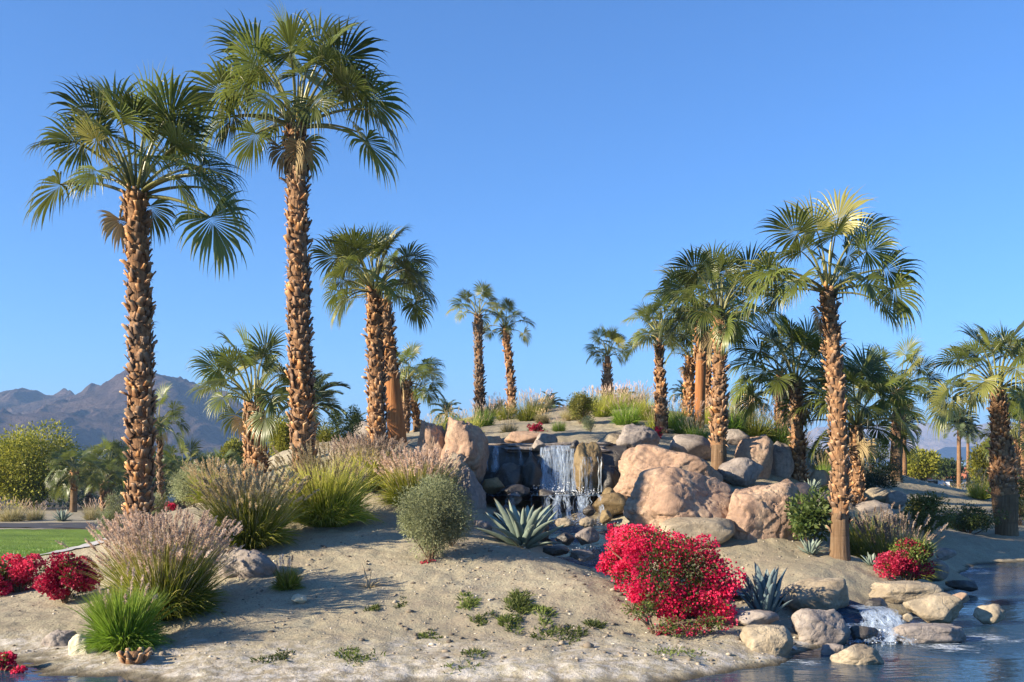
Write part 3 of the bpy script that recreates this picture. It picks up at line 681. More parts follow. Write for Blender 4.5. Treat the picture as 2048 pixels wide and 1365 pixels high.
# ------------------------------------------------------------------ palm trees
leafmat('palm_frond', (0.060, 0.080, 0.014), (0.130, 0.160, 0.030), (0.34, 0.30, 0.13), 0.34, 0.6, 0.42, 1.5)
leafmat('date_frond', (0.045, 0.065, 0.03), (0.085, 0.115, 0.05), (0.15, 0.17, 0.085), 0.5, 0.4, 0.25)
leafmat('dead_frond', (0.20, 0.14, 0.07), (0.33, 0.25, 0.13), (0.42, 0.34, 0.2), 0.8, 0.2, 0.2)
g = N('palm_bark'); v = g.coord('Object'); mp = g.n('ShaderNodeMapping'); mp.inputs['Scale'].default_value = (1, 1, .55); g.l(v, mp.inputs[0])
f1 = g.noise(26, 5, 0.7, mp.outputs[0]); f2 = g.noise(4, 3, 0.6, v)
mpv = g.n('ShaderNodeMapping'); mpv.inputs['Scale'].default_value = (30, 30, 1.2); g.l(v, mpv.inputs[0]); fib = g.noise(1.0, 4, 0.6, mpv.outputs[0])
c = g.ramp(f1, [(0.3, (0.09, 0.045, 0.022)), (0.55, (0.26, 0.14, 0.07)), (0.75, (0.40, 0.25, 0.13))])
c = g.mix(g.ramp(f2, [(0.4, (0, 0, 0)), (0.65, (0.5, 0.5, 0.5))]), c, (0.30, 0.20, 0.12))
g.base(c, 0.95, 0.1); p = g.bump(fib, 0.8, 0.03); g.bump(f1, 0.6, 0.02, p); M['bark'] = g.m
g = N('smooth_palm_bark'); v = g.coord('Object')
mpv = g.n('ShaderNodeMapping'); mpv.inputs['Scale'].default_value = (22, 22, 1.0); g.l(v, mpv.inputs[0]); fib = g.noise(1.0, 5, 0.65, mpv.outputs[0])
mph = g.n('ShaderNodeMapping'); mph.inputs['Scale'].default_value = (.8, .8, 14); g.l(v, mph.inputs[0]); ring = g.noise(1.0, 3, 0.6, mph.outputs[0])
c = g.ramp(fib, [(0.3, (0.09, 0.055, 0.032)), (0.55, (0.18, 0.115, 0.066)), (0.75, (0.27, 0.19, 0.12))])
c = g.mix(g.ramp(ring, [(0.38, (0.7, 0.7, 0.7)), (0.5, (0, 0, 0))]), c, (0.13, 0.08, 0.045))
c = g.mix(g.ramp(g.noise(2.5, 4, 0.6, v), [(0.45, (0, 0, 0)), (0.7, (0.5, 0.5, 0.5))]), c, (0.26, 0.19, 0.12))
g.base(c, 0.92, 0.1); p = g.bump(fib, 0.7, 0.03); g.bump(ring, 0.5, 0.02, p); M['smooth_bark'] = g.m
g = N('red_palm_bark'); v = g.coord('Object'); mpv = g.n('ShaderNodeMapping'); mpv.inputs['Scale'].default_value = (20, 20, 0.8); g.l(v, mpv.inputs[0]); fib = g.noise(1.0, 5, 0.65, mpv.outputs[0])
g.base(g.ramp(fib, [(0.3, (0.17, 0.065, 0.03)), (0.55, (0.34, 0.15, 0.06)), (0.75, (0.42, 0.22, 0.10))]), 0.92, 0.1); g.bump(fib, 0.8, 0.03); M['red_bark'] = g.m
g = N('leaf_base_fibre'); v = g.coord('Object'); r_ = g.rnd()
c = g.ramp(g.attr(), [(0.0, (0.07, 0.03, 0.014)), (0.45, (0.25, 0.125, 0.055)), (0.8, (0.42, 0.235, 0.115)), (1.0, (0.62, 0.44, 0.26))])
hv = g.n('ShaderNodeHueSaturation'); g.l(c, hv.inputs['Color']); g.l(g.math('ADD', g.math('MULTIPLY', r_, 1.0), 0.5), hv.inputs['Value']); g.l(g.math('ADD', g.math('MULTIPLY', r_, 0.3), 0.8), hv.inputs['Saturation'])
hg = g.mix(g.ramp(g.noise(1.1, 4, 0.6, g.pos()), [(0.45, (0, 0, 0)), (0.68, (0.55, 0.55, 0.55))]), hv.outputs[0], (0.24, 0.185, 0.135))
g.base(hg, 0.85, 0.15); g.bump(g.noise(60, 3, 0.6, v), 0.5, 0.006); M['boot'] = g.m

def fan_frond(pitch, seed, petiole=1.08, blade=.78, nseg=34, dead=False):
    """costapalmate leaf growing outwards along +X from the origin, gravity along -Z"""
    rr = np.random.default_rng(seed); mb = MB()
    th = math.radians(pitch); K = 9
    t = np.linspace(0, 1, K)
    ang = th + math.radians(16) * (1 - t) - math.radians(14 + 10 * max(0, math.cos(th))) * t
    pts = np.zeros((K, 3)); step = petiole / (K - 1)
    yaw = rr.normal(0, .06)
    for k in range(1, K):
        pts[k] = pts[k - 1] + step * np.array([math.cos(ang[k]), yaw * t[k], math.sin(ang[k])])
    tube(mb, pts, np.linspace(.030, .014, K), 5, .78)
    H = pts[-1]; a0 = ang[-1] - math.radians(6 + 34 * max(0, math.cos(th)) * rr.uniform(.3, 1.1))
    a = np.array([math.cos(a0), yaw, math.sin(a0)]); a /= np.linalg.norm(a)
    roll = math.radians(rr.normal(0, 34)); b = np.array([0, 1.0, 0]); n_ = np.cross(a, b); n_ /= np.linalg.norm(n_)
    b, n_ = b * math.cos(roll) + n_ * math.sin(roll), n_ * math.cos(roll) - b * math.sin(roll)
    if n_[2] < 0: n_ = -n_
    phi = np.radians(np.linspace(-128, 128, nseg)) + rr.normal(0, .02, nseg)
    L = blade * (0.74 + 0.26 * np.cos(phi * .55)) * rr.uniform(.93, 1.06, nseg)
    cone = 0.22 + .12 * rr.uniform()
    d = np.cos(phi)[:, None] * a + np.sin(phi)[:, None] * b + (cone * np.abs(np.sin(phi)) - .05)[:, None] * n_
    costa = H[None, :] + a[None, :] * (np.maximum(np.cos(phi), 0) ** 2 * .16 * blade)[:, None]
    d = norm(d); K = 8; dphi = math.radians(256 / (nseg - 1))
    lat = norm(-np.sin(phi)[:, None] * a + np.cos(phi)[:, None] * b)
    nn = norm(np.cross(d, lat)); p = costa.copy(); out = []
    droopk = (1.8 if pitch > 55 else 3.2 if pitch > 20 else 4.6) * (1.35 if dead else 1.0)
    dr = droopk * rr.uniform(.35, 1.5, nseg); split = rr.uniform(.38, .60, nseg); r0 = np.zeros(nseg)
    twist = rr.normal(0, .35, nseg)
    for k in range(K):
        t = k / (K - 1)
        w = np.where(t < split, 2 * np.maximum(L * t, .02) * math.tan(dphi / 2) * 1.06, 0)
        wm = 2 * L * split * math.tan(dphi / 2) * 1.06
        w = np.where(t >= split, wm * np.maximum(1 - ((t - split) / (1 - split)) ** .8, 0.02) * .92, w)
        l2 = lat + nn * (twist * max(0, t - .5))[:, None]
        fold = w * .32
        out.append(np.stack([p - l2 * (w / 2)[:, None], p + nn * fold[:, None], p + l2 * (w / 2)[:, None]], 1))
        g_ = dr * (0.03 + (max(0, t - .30) ** 1.2) * 1.6) / (K - 1) * 2.0
        d = norm(d + np.array([0, 0, -1.0])[None, :] * g_[:, None])
        nn = norm(np.cross(d, lat)); nn = np.where(nn[:, 2:3] * n_[2] < 0, -nn, nn) if abs(n_[2]) > .3 else nn
        p = p + d * (L / (K - 1))[:, None]
    V = np.stack(out, 1)      # nseg,K,3,3
    base = (np.arange(nseg) * K * 3)[:, None] + (np.arange(K - 1) * 3)[None, :]
    F1 = np.stack([base, base + 1, base + 4, base + 3], -1).reshape(-1, 4); F2 = np.stack([base + 1, base + 2, base + 5, base + 4], -1).reshape(-1, 4)
    tv = np.repeat(np.linspace(0, 1, K), 3)[None, :]; sg = rr.uniform(-.12, .12, nseg)[:, None]
    av = np.clip(.40 + .1 * np.sin(tv * 3) + .55 * np.clip(tv - .72, 0, 1) * 2.2 + sg - .12 * (tv < .15), 0, 1).ravel()
    mb.add(V.reshape(-1, 3), np.concatenate([F1, F2]), av)
    # loose threads between the leaf tips
    nh = 14; q = rr.integers(0, nseg, nh); rt = V[q, 4, 1]
    Vh, Fh, th_ = strips(rt, d[q] + rr.normal(0, .5, (nh, 3)), rr.uniform(.15, .4, nh), .004, 1.5, 4, rng=rr)
    mb.add(Vh, Fh, .98)
    return mb.mesh('frond', M['dead_frond'] if dead else M['palm_frond'])

PITCH = [84, 66, 48, 30, 12, -8, -32]
FRONDS = {p: [fan_frond(p, 1000 + 17 * i + k) for k in range(3)] for i, p in enumerate(PITCH)}
DEADF = [fan_frond(-72, 1500 + k, .55, .75, 22, dead=True) for k in range(3)]
def nearest_pitch(p): return min(PITCH, key=lambda q: abs(q - p))

def boot_mesh(seed):
    rr = np.random.default_rng(seed); mb = MB()
    w0 = rr.uniform(.46, .62); w1 = rr.uniform(.14, .34); h = rr.uniform(.7, 1.15); o = rr.uniform(.28, .62); th = rr.uniform(.12, .2); sk = rr.normal(0, .12)
    # bottom on the trunk, broad; top a cut stub leaning outwards
    V = [(-.06, -w0, -.25), (-.06, w0, -.25), (.10, w0 * .8, -.20), (.10, -w0 * .8, -.20),
         (o * .30, -w0 * .62 + sk * .4, h * .45), (o * .30, w0 * .62 + sk * .4, h * .45), (o * .30 + th * 1.4, w0 * .5 + sk * .4, h * .40), (o * .30 + th * 1.4, -w0 * .5 + sk * .4, h * .40),
         (o, -w1 + sk, h), (o, w1 + sk, h * rr.uniform(.92, 1.05)), (o + th, w1 * .8 + sk, h * .93), (o + th, -w1 * .8 + sk, h * .93)]
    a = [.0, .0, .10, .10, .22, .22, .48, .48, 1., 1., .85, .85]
    Fq = []
    for b in (0, 4):
        for k in range(4): Fq.append([b + k, b + (k + 1) % 4, b + 4 + (k + 1) % 4, b + 4 + k])
    Fq.append([8, 9, 10, 11])
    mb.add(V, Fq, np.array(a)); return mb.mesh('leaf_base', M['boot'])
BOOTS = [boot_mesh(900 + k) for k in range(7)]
BOOT_ARR = []
for me in BOOTS:
    co = np.empty(len(me.vertices) * 3, np.float32); me.vertices.foreach_get('co', co)
    av = np.empty(len(me.vertices), np.float32); me.attributes['v'].data.foreach_get('value', av)
    BOOT_ARR.append((co.reshape(-1, 3), np.array([p.vertices[:] for p in me.polygons]), av))

def palm(px0, Y, px1, py1, w0, w1, label, fronds, fs=1.0, boots=(0.05, 1.0), boot_h=.11, fine=True, bark='bark', bend=0.0, flare=.25, dead=2, base_py=None, seed=0, smooth_bark='smooth_bark', group='fan palms of the garden', bulge=0.0):
    """px0 base column, (px1, py1) foot of the crown, w0/w1 trunk widths in photo pixels"""
    rr = random.Random(seed * 31 + int(px0)); X0 = ax(px0, Y); Z0 = gz(X0, Y) - .12; X1 = ax(px1, Y); Z1 = az(py1, Y); Ht = Z1 - Z0
    root = thing('fan_palm', (X0, Y, Z0), label, 'palm tree', group)
    n = 28; t = np.linspace(0, 1, n)
    dx = (X1 - X0) * t + bend * np.sin(t * math.pi)
    pts = np.stack([dx, .02 * np.sin(t * 5 + px0) , Ht * t], 1)
    r0 = .92 * w0 / 2 / F * Y; r1 = .92 * w1 / 2 / F * Y
    bt0, bt1 = boots
    rad = r0 + (r1 - r0) * t; rad = rad * (1 + flare * np.exp(-t * Ht / .25)) * (1 + bulge * np.sin(np.clip((t - .1) / .6, 0, 1) * math.pi))
    core = (.80 + .10 * (1 - sstep(bt0 - .06, bt0 + .10, t))) * rad
    mb = MB(); k0 = int(round(bt0 * (n - 1)))
    if k0 >= 2:
        ms = MB(); tube(ms, pts[:k0 + 1], core[:k0 + 1], 20); obj('lower_trunk', ms.mesh('lower_trunk', M[smooth_bark], True), root)
    k1 = max(0, k0)
    tube(mb, pts[k1:], core[k1:], 16); obj('trunk', mb.mesh('trunk', M[bark], True), root)
    # leaf bases in a criss-cross lattice
    boot_h = boot_h * .78
    bt0_, bt0 = bt0, max(0, bt0 - .12)
    rows = max(2, int((bt1 - bt0) * Ht / boot_h)); mbs = MB(); ind = []
    for i in range(rows):
        tt = bt0 + (bt1 - bt0) * (i + .5) / rows
        rloc = float(np.interp(tt, t, rad)) * .82; around = max(6, int(round(2 * math.pi * rloc / (boot_h * 1.22))))
        cx = float(np.interp(tt, t, dx)); cz = Ht * tt
        for j in range(around):
            if rr.random() < .14 + (.86 * max(0.0, min(1.0, (bt0_ + .05 - tt) / .13)) ** .5 if bt0_ > .08 else 0): continue
            a = (j + .5 * (i % 2) + rr.uniform(-.32, .32)) / around * 2 * math.pi
            ind.append((a, cx + rloc * math.cos(a), rloc * math.sin(a), cz + rr.uniform(-.6, .6) * boot_h, rr.uniform(.55, 1.35) * boot_h * 1.2, rr.randrange(7), rr.gauss(.05, .26), rr.gauss(0, .34)))
    show = [q for q in ind if math.sin(q[0]) < .15]
    if fine and len(show) > 300: show.sort(key=lambda q: -q[4] * (.4 - math.sin(q[0]))); show = show[:300]
    keep = set(id(q) for q in show) if fine else set()
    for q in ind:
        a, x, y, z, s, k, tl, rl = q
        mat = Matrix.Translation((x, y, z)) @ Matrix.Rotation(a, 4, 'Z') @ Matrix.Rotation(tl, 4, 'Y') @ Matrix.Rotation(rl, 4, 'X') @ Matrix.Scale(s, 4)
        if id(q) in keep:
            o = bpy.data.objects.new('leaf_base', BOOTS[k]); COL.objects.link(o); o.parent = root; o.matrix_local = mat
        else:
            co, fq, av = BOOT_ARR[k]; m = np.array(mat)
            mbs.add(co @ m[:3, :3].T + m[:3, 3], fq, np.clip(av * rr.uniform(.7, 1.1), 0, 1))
    nf = int(len(ind) * (1.2 if fine else .5)); fr = np.random.default_rng(int(px0) + 5); mf = MB()
    ft = fr.uniform(bt0_, bt1, nf); fa_ = fr.uniform(0, 2 * math.pi, nf); fr_ = np.interp(ft, t, rad) * .84
    rt = np.stack([np.interp(ft, t, dx) + fr_ * np.cos(fa_), fr_ * np.sin(fa_), Ht * ft], 1)
    dd_ = np.stack([np.cos(fa_), np.sin(fa_), fr.uniform(-.6, 1.6, nf)], 1) + fr.normal(0, .5, (nf, 3))
    Vf, Ff, tf = strips(rt, dd_, fr.uniform(.5, 1.6, nf) * boot_h, boot_h * .13, 1.2, 4, rng=fr); mf.add(Vf, Ff, np.clip(np.repeat(fr.uniform(.0, .9, nf), 8), 0, 1))
    obj('fibres', mf.mesh('fibres', M['boot']), root, kind='stuff')
    if mbs.n: obj('leaf_bases', mbs.mesh('leaf_bases', M['boot']), root, kind='stuff')
    # crown
    top = Vector((X1 - X0, 0, Ht))
    for (fa, fp, sc) in fronds:
        me = rr.choice(FRONDS[nearest_pitch(fp)])
        o = bpy.data.objects.new('frond', me); COL.objects.link(o); o.parent = root
        o.location = top + Vector((math.cos(math.radians(fa)) * r1 * .5, math.sin(math.radians(fa)) * r1 * .5, max(-.1, (fp - 30) / 60 * .12)))
        o.rotation_euler = (0, math.radians(rr.uniform(-4, 4)), math.radians(fa)); s = fs * sc; o.scale = (s, s * rr.choice((-1, 1)), s)
    for k in range(dead):
        fa = rr.uniform(0, 360); o = bpy.data.objects.new('dead_frond', rr.choice(DEADF)); COL.objects.link(o); o.parent = root
        o.location = top + Vector((math.cos(math.radians(fa)) * r1 * .8, math.sin(math.radians(fa)) * r1 * .8, -.08)); o.rotation_euler = (0, 0, math.radians(fa)); o.scale = (fs * .7,) * 3
    return root
def crown(n, seed, lo=-8, hi=84, jit=.16):
    n = int(n * 1.3)
    """a spiral of n leaves from upright to hanging"""
    rr = random.Random(seed); out = []
    for i in range(n):
        f = (i + .5) / n; p = hi + (lo - hi) * f ** .9
        out.append((i * 137.5 + rr.uniform(-18, 18), p + rr.uniform(-8, 8), 1 + rr.uniform(-jit, jit)))
    return out
# tall palms on the left, leaf by leaf: (azimuth from right, counter-clockwise seen from above; pitch; size)
C1 = [(185, 70, 1.0), (170, 84, 1.05), (60, 84, 1.1), (350, 66, 1.05), (20, 72, .95), (190, 46, 1.05), (215, 50, .9), (182, 10, 1.12), (240, 40, .85), (270, 44, .85), (300, 30, .9), (265, 66, .9), (355, 32, 1.05), (335, 14, 1.1), (8, 4, 1.15), (350, -8, 1.25), (320, 10, .95),
      (90, 60, 1.0), (120, 46, 1.0), (60, 42, 1.0), (150, 30, .95), (30, 24, 1.0), (100, 20, .9), (290, 70, .85), (15, 40, .95)]
palm(276, 14.7, 272, 385, 60, 52, 'leftmost tall palm with shaggy orange-brown trunk', [(q, p, s * (1.10 if p > 60 else 1.0)) for q, p, s in C1] + [(200, 58, .9), (340, 56, .9), (255, 14, .8), (20, 60, .95)], .88, (.04, 1.0), .105, bend=.06, dead=3)
C2 = [(180, 62, 1.1), (150, 84, 1.1), (30, 84, 1.15), (0, 60, 1.05), (192, 32, 1.1), (172, 46, 1.0), (185, 6, 1.05), (225, 30, .9), (262, 20, .9), (300, 16, .9), (5, 34, 1.1), (350, 14, 1.15), (345, -6, 1.1), (20, 46, 1.05), (270, 66, .95), (240, 56, .95), (310, 52, .95), (90, 66, 1.0), (70, 40, 1.0), (120, 34, 1.0), (140, 14, .95), (40, 10, 1.0), (100, 12, .9), (330, 36, 1.0), (210, 66, 1.), (330, 72, 1.), (205, 14, .9)]
palm(610, 20.0, 594, 250, 58, 46, 'tallest palm, reaching the top edge of the picture', [(q, p, s * (1.04 if p > 58 else 1.0)) for q, p, s in C2] + [(195, 50, .9), (345, 56, .9), (285, 40, .8)], 1.18, (.10, 1.0), .13, bend=-.04, dead=3)
palm(757, 22.0, 748, 582, 44, 36, 'dense round-topped palm right of the tallest palm', crown(24, 3, 2, 86), .80, (.03, 1.0), .115, dead=0, group='fan palms of the garden')
palm(797, 24.5, 768, 600, 46, 30, 'palm leaning behind the dense round-topped palm, smooth reddish lower trunk', crown(9, 4, 10, 80), .7, (.50, 1.0), .12, smooth_bark='red_bark', flare=.15)
palm(515, 24.0, 508, 805, 60, 42, 'short bushy palm between the two tallest palms on the left', crown(19, 5, 0, 84), .92, (.0, 1.0), .12)
palm(806, 33.0, 812, 762, 30, 22, 'small palm just right of the reddish leaning trunk', crown(14, 6, 0, 84), .72, (.0, 1.0), .12, fine=False)
palm(836, 33.5, 826, 785, 20, 14, 'slender small palm with one drooping leaf to the right', crown(9, 7, 10, 80) + [(352, 30, 1.1), (4, 8, 1.15), (180, 20, .9)], .62, (.3, 1.0), .12, fine=False)
palm(960, 35.0, 956, 630, 24, 17, 'left one of the two slender palms on the hilltop', crown(11, 8, 0, 84), .66, (.1, 1.0), .12, fine=False)
palm(1024, 36.0, 1010, 655, 20, 14, 'right one of the two slender palms on the hilltop, slightly leaning', crown(11, 9, -8, 84), .62, (.05, 1.0), .12, bend=.05, fine=False)
palm(1215, 37.0, 1215, 712, 24, 14, 'small neat palm standing alone on the hilltop', crown(16, 10, 10, 84), .58, (.0, .85), .12, fine=False, bulge=.2)
palm(1324, 26.0, 1318, 672, 30, 14, 'slim-necked palm left of the close-set palm group', crown(14, 12, -6, 84), .62, (.06, .9), .11, fine=True, bulge=.15)
palm(1398, 28.0, 1404, 640, 24, 27, 'palm with pale boots on top and smooth reddish trunk below', crown(18, 13, -2, 84), .95, (.62, 1.0), .12, smooth_bark='red_bark', fine=False, flare=.1)
palm(1378, 32.0, 1380, 715, 26, 20, 'smaller palm half hidden behind the smooth reddish trunk', crown(11, 14, 10, 84), .72, (.0, 1.0), .12, fine=False)
palm(1418, 31.0, 1414, 690, 20, 16, 'shaded palm trunk close behind the reddish trunk', crown(9, 15, 20, 84), .75, (.0, 1.0), .12, fine=False)
palm(1437, 21.5, 1440, 632, 36, 26, 'palm standing among the boulders with a smooth trunk foot', crown(19, 16, -8, 86), .86, (.22, 1.0), .115, bulge=.12, flare=.35)
palm(1563, 30.0, 1560, 750, 30, 24, 'palm with a short reddish trunk behind the pale-booted palm', crown(11, 17, 4, 84), .72, (.0, 1.0), .12, fine=False)
palm(1598, 22.6, 1590, 770, 34, 24, 'palm with a pale cream-booted trunk behind the tall pink boulder', crown(20, 18, -8, 84), .92, (.0, 1.0), .105, bulge=.1)
C3 = [(178, 66, 1.1), (160, 84, 1.05), (20, 84, 1.15), (0, 68, 1.1), (186, 34, 1.0), (172, 30, 1.1), (190, 4, 1.15), (2, 28, 1.1), (352, 10, 1.15), (300, 14, .9), (250, 30, .85), (330, -6, .9), (90, 60, 1.0), (60, 30, 1.0), (120, 30, 1.0), (270, 72, .95), (225, 10, .95), (140, 10, .9), (40, 48, 1.0), (320, 46, .9), (215, 50, .9)]
palm(1680, 16.3, 1655, 580, 42, 36, 'tall dark-topped palm leaning slightly left, right of centre', C3, .80, (.17, 1.0), .095, bend=.07, flare=.3, dead=1)
palm(1712, 22.4, 1712, 850, 36, 28, 'short full palm right behind the dark-topped leaning palm', crown(22, 20, -6, 84), .92, (.05, 1.0), .105, bulge=.1)
palm(1790, 33.0, 1800, 778, 30, 24, 'palm with bare grey trunk behind the short full palm', crown(16, 21, -8, 84), .92, (.5, 1.0), .12, fine=False)
palm(2014, 27.5, 1995, 775, 52, 36, 'stout palm at the right edge by the water', crown(20, 22, -10, 86), 1.05, (.30, .97), .125, bulge=.34, flare=.06, dead=0)

# ------------------------------------------------------------------ feathery date palms and far fan palms
def date_frond(pitch, seed):
    rr = np.random.default_rng(seed); mb = MB(); K = 14; t = np.linspace(0, 1, K); th = math.radians(pitch)
    ang = th + .25 - (1.25 + .4 * rr.uniform()) * t ** 1.3; L = 1.0; pts = np.zeros((K, 3))
    for k in range(1, K): pts[k] = pts[k - 1] + L / (K - 1) * np.array([math.cos(ang[k]), 0, math.sin(ang[k])])
    tube(mb, pts, np.linspace(.012, .003, K), 4, .6)
    nl = 46; tl = np.linspace(.12, .99, nl); root = np.stack([np.interp(tl, t, pts[:, i]) for i in range(3)], 1)
    tang = norm(np.stack([np.interp(tl, t, np.gradient(pts[:, i])) for i in range(3)], 1))
    for sgn in (-1, 1):
        d = tang * .75 + np.array([0, sgn, 0]) * .75 + np.array([0, 0, .25]) + rr.normal(0, .06, (nl, 3))
        V, Fq, tt = strips(root, d, (.30 * np.sin(np.clip(tl * 1.05, 0, 1) * math.pi) ** .6 + .05), .022, .5, 4, rng=rr)
        mb.add(V, Fq, .3 + .5 * tt)
    return mb.mesh('frond', M['date_frond'])
DF = {p: [date_frond(p, 700 + p + 3 * k) for k in range(2)] for p in (80, 60, 40, 20, 0, -20)}
def date_palm(px, Y, pyc, wid_px, trunk_px, label, n=34, group='feathery date palms in the distance', base_z=None):
    X = ax(px, Y); Z0 = gz(X, Y) - .2 if base_z is None else base_z; Zc = az(pyc, Y); Ht = max(.4, Zc - Z0); rr = random.Random(int(px))
    root = thing('date_palm', (X, Y, Z0), label, 'palm tree', group); r = trunk_px / 2 / F * Y
    mb = MB(); t = np.linspace(0, 1, 10); tube(mb, np.stack([.05 * r * np.sin(t * 6), 0 * t, Ht * t], 1), r * (1.1 - .2 * t + .25 * np.exp(-t * 8)) * (1 + .05 * np.sin(t * 60)), 10); obj('trunk', mb.mesh('trunk', M['bark'], True), root)
    fl = wid_px / 2 / F * Y * 1.15
    for i in range(n):
        f = (i + .5) / n; p = 84 - 104 * f; q = min(DF, key=lambda z: abs(z - p))
        o = bpy.data.objects.new('frond', rr.choice(DF[q])); COL.objects.link(o); o.parent = root; o.location = (0, 0, Ht); s = fl * rr.uniform(.85, 1.1); o.scale = (s, s, s); o.rotation_euler = (0, math.radians(rr.uniform(-8, 8)), math.radians(i * 137.5 + rr.uniform(-15, 15)))
    return root
date_palm(625, 34, 812, 150, 14, 'feathery palm spreading behind the tallest palm trunk', 30)
date_palm(712, 40, 862, 80, 10, 'small feathery palm above the dark overhanging boulder', 22)
date_palm(1100, 44, 815, 62, 9, 'dark feathery palm crown left of the olive bush on the hill', 34)
date_palm(1248, 46, 800, 56, 8, 'feathery palm crown peeking out right of the neat hilltop palm', 30)
date_palm(1001, 46, 822, 44, 7, 'tiny feathery palm crown between the two slender hilltop palms', 20)
date_palm(1368, 42, 790, 60, 8, 'feathery crown behind the smaller half hidden palm', 20)
date_palm(1500, 42, 808, 80, 9, 'feathery palm crown above the green grasses right of centre', 30)
date_palm(893, 44, 828, 70, 7, 'thin feathery crown above the boulder pair left of the falls', 18)
date_palm(1808, 60, 855, 76, 11, 'feathery palm just right of the bare grey trunk', 36)
date_palm(1918, 75, 850, 76, 8, 'far date palm standing alone against the pale mountains', 40)
date_palm(1936, 82, 866, 60, 6, 'second far date palm overlapping the lone one', 30)
date_palm(2046, 60, 812, 90, 10, 'feathery palm cut off by the right edge', 34)
date_palm(1575, 46, 800, 70, 8, 'feathery crown behind the short reddish trunk', 22)
FG = 'fan palms far behind the lawn'
palm(146, 50, 150, 945, 15, 17, 'grey-trunked far palm right of the round green tree', crown(20, 31, -30, 84), .82, (.55, 1.0), .2, fine=False, group=FG, dead=2)
palm(222, 56, 220, 940, 14, 12, 'far palm with orange trunk just left of the leftmost tall palm', crown(20, 32, -20, 84), 1.0, (.2, 1.0), .2, fine=False, group=FG)
palm(208, 52, 208, 968, 12, 12, 'short far palm beside the far orange-trunked palm', crown(12, 33, -10, 80), .7, (.0, 1.0), .2, fine=False, group=FG)
palm(322, 30, 318, 850, 8, 7, 'slim palm crown half hidden by the leftmost tall trunk', crown(11, 34, -10, 80), .62, (.0, 1.0), .14, fine=False, group=FG)
palm(368, 58, 366, 950, 26, 22, 'full dark far palm between the two tallest trunks', crown(27, 35, -30, 84), 1.1, (.0, 1.0), .2, fine=False, group=FG)
palm(318, 62, 318, 965, 9, 9, 'low far palm just right of the leftmost tall trunk', crown(12, 36, -20, 84), .75, (.0, 1.0), .2, fine=False, group=FG)
palm(440, 60, 440, 950, 12, 12, 'far palm left of the short bushy palm', crown(20, 37, -20, 84), .9, (.0, 1.0), .2, fine=False, group=FG)
palm(408, 66, 408, 955, 10, 10, 'far palm between the full dark palm and the grasses', crown(16, 38, -20, 84), .85, (.0, 1.0), .2, fine=False, group=FG)
palm(178, 66, 178, 950, 10, 10, 'dim far palm between the grey-trunked and orange-trunked palms', crown(14, 39, -20, 84), .85, (.0, 1.0), .2, fine=False, group=FG)
palm(2030, 48, 2032, 880, 20, 16, 'bright green palm behind the stout palm at the right edge', crown(17, 40, -30, 84), .95, (.0, 1.0), .16, fine=False, group=FG)

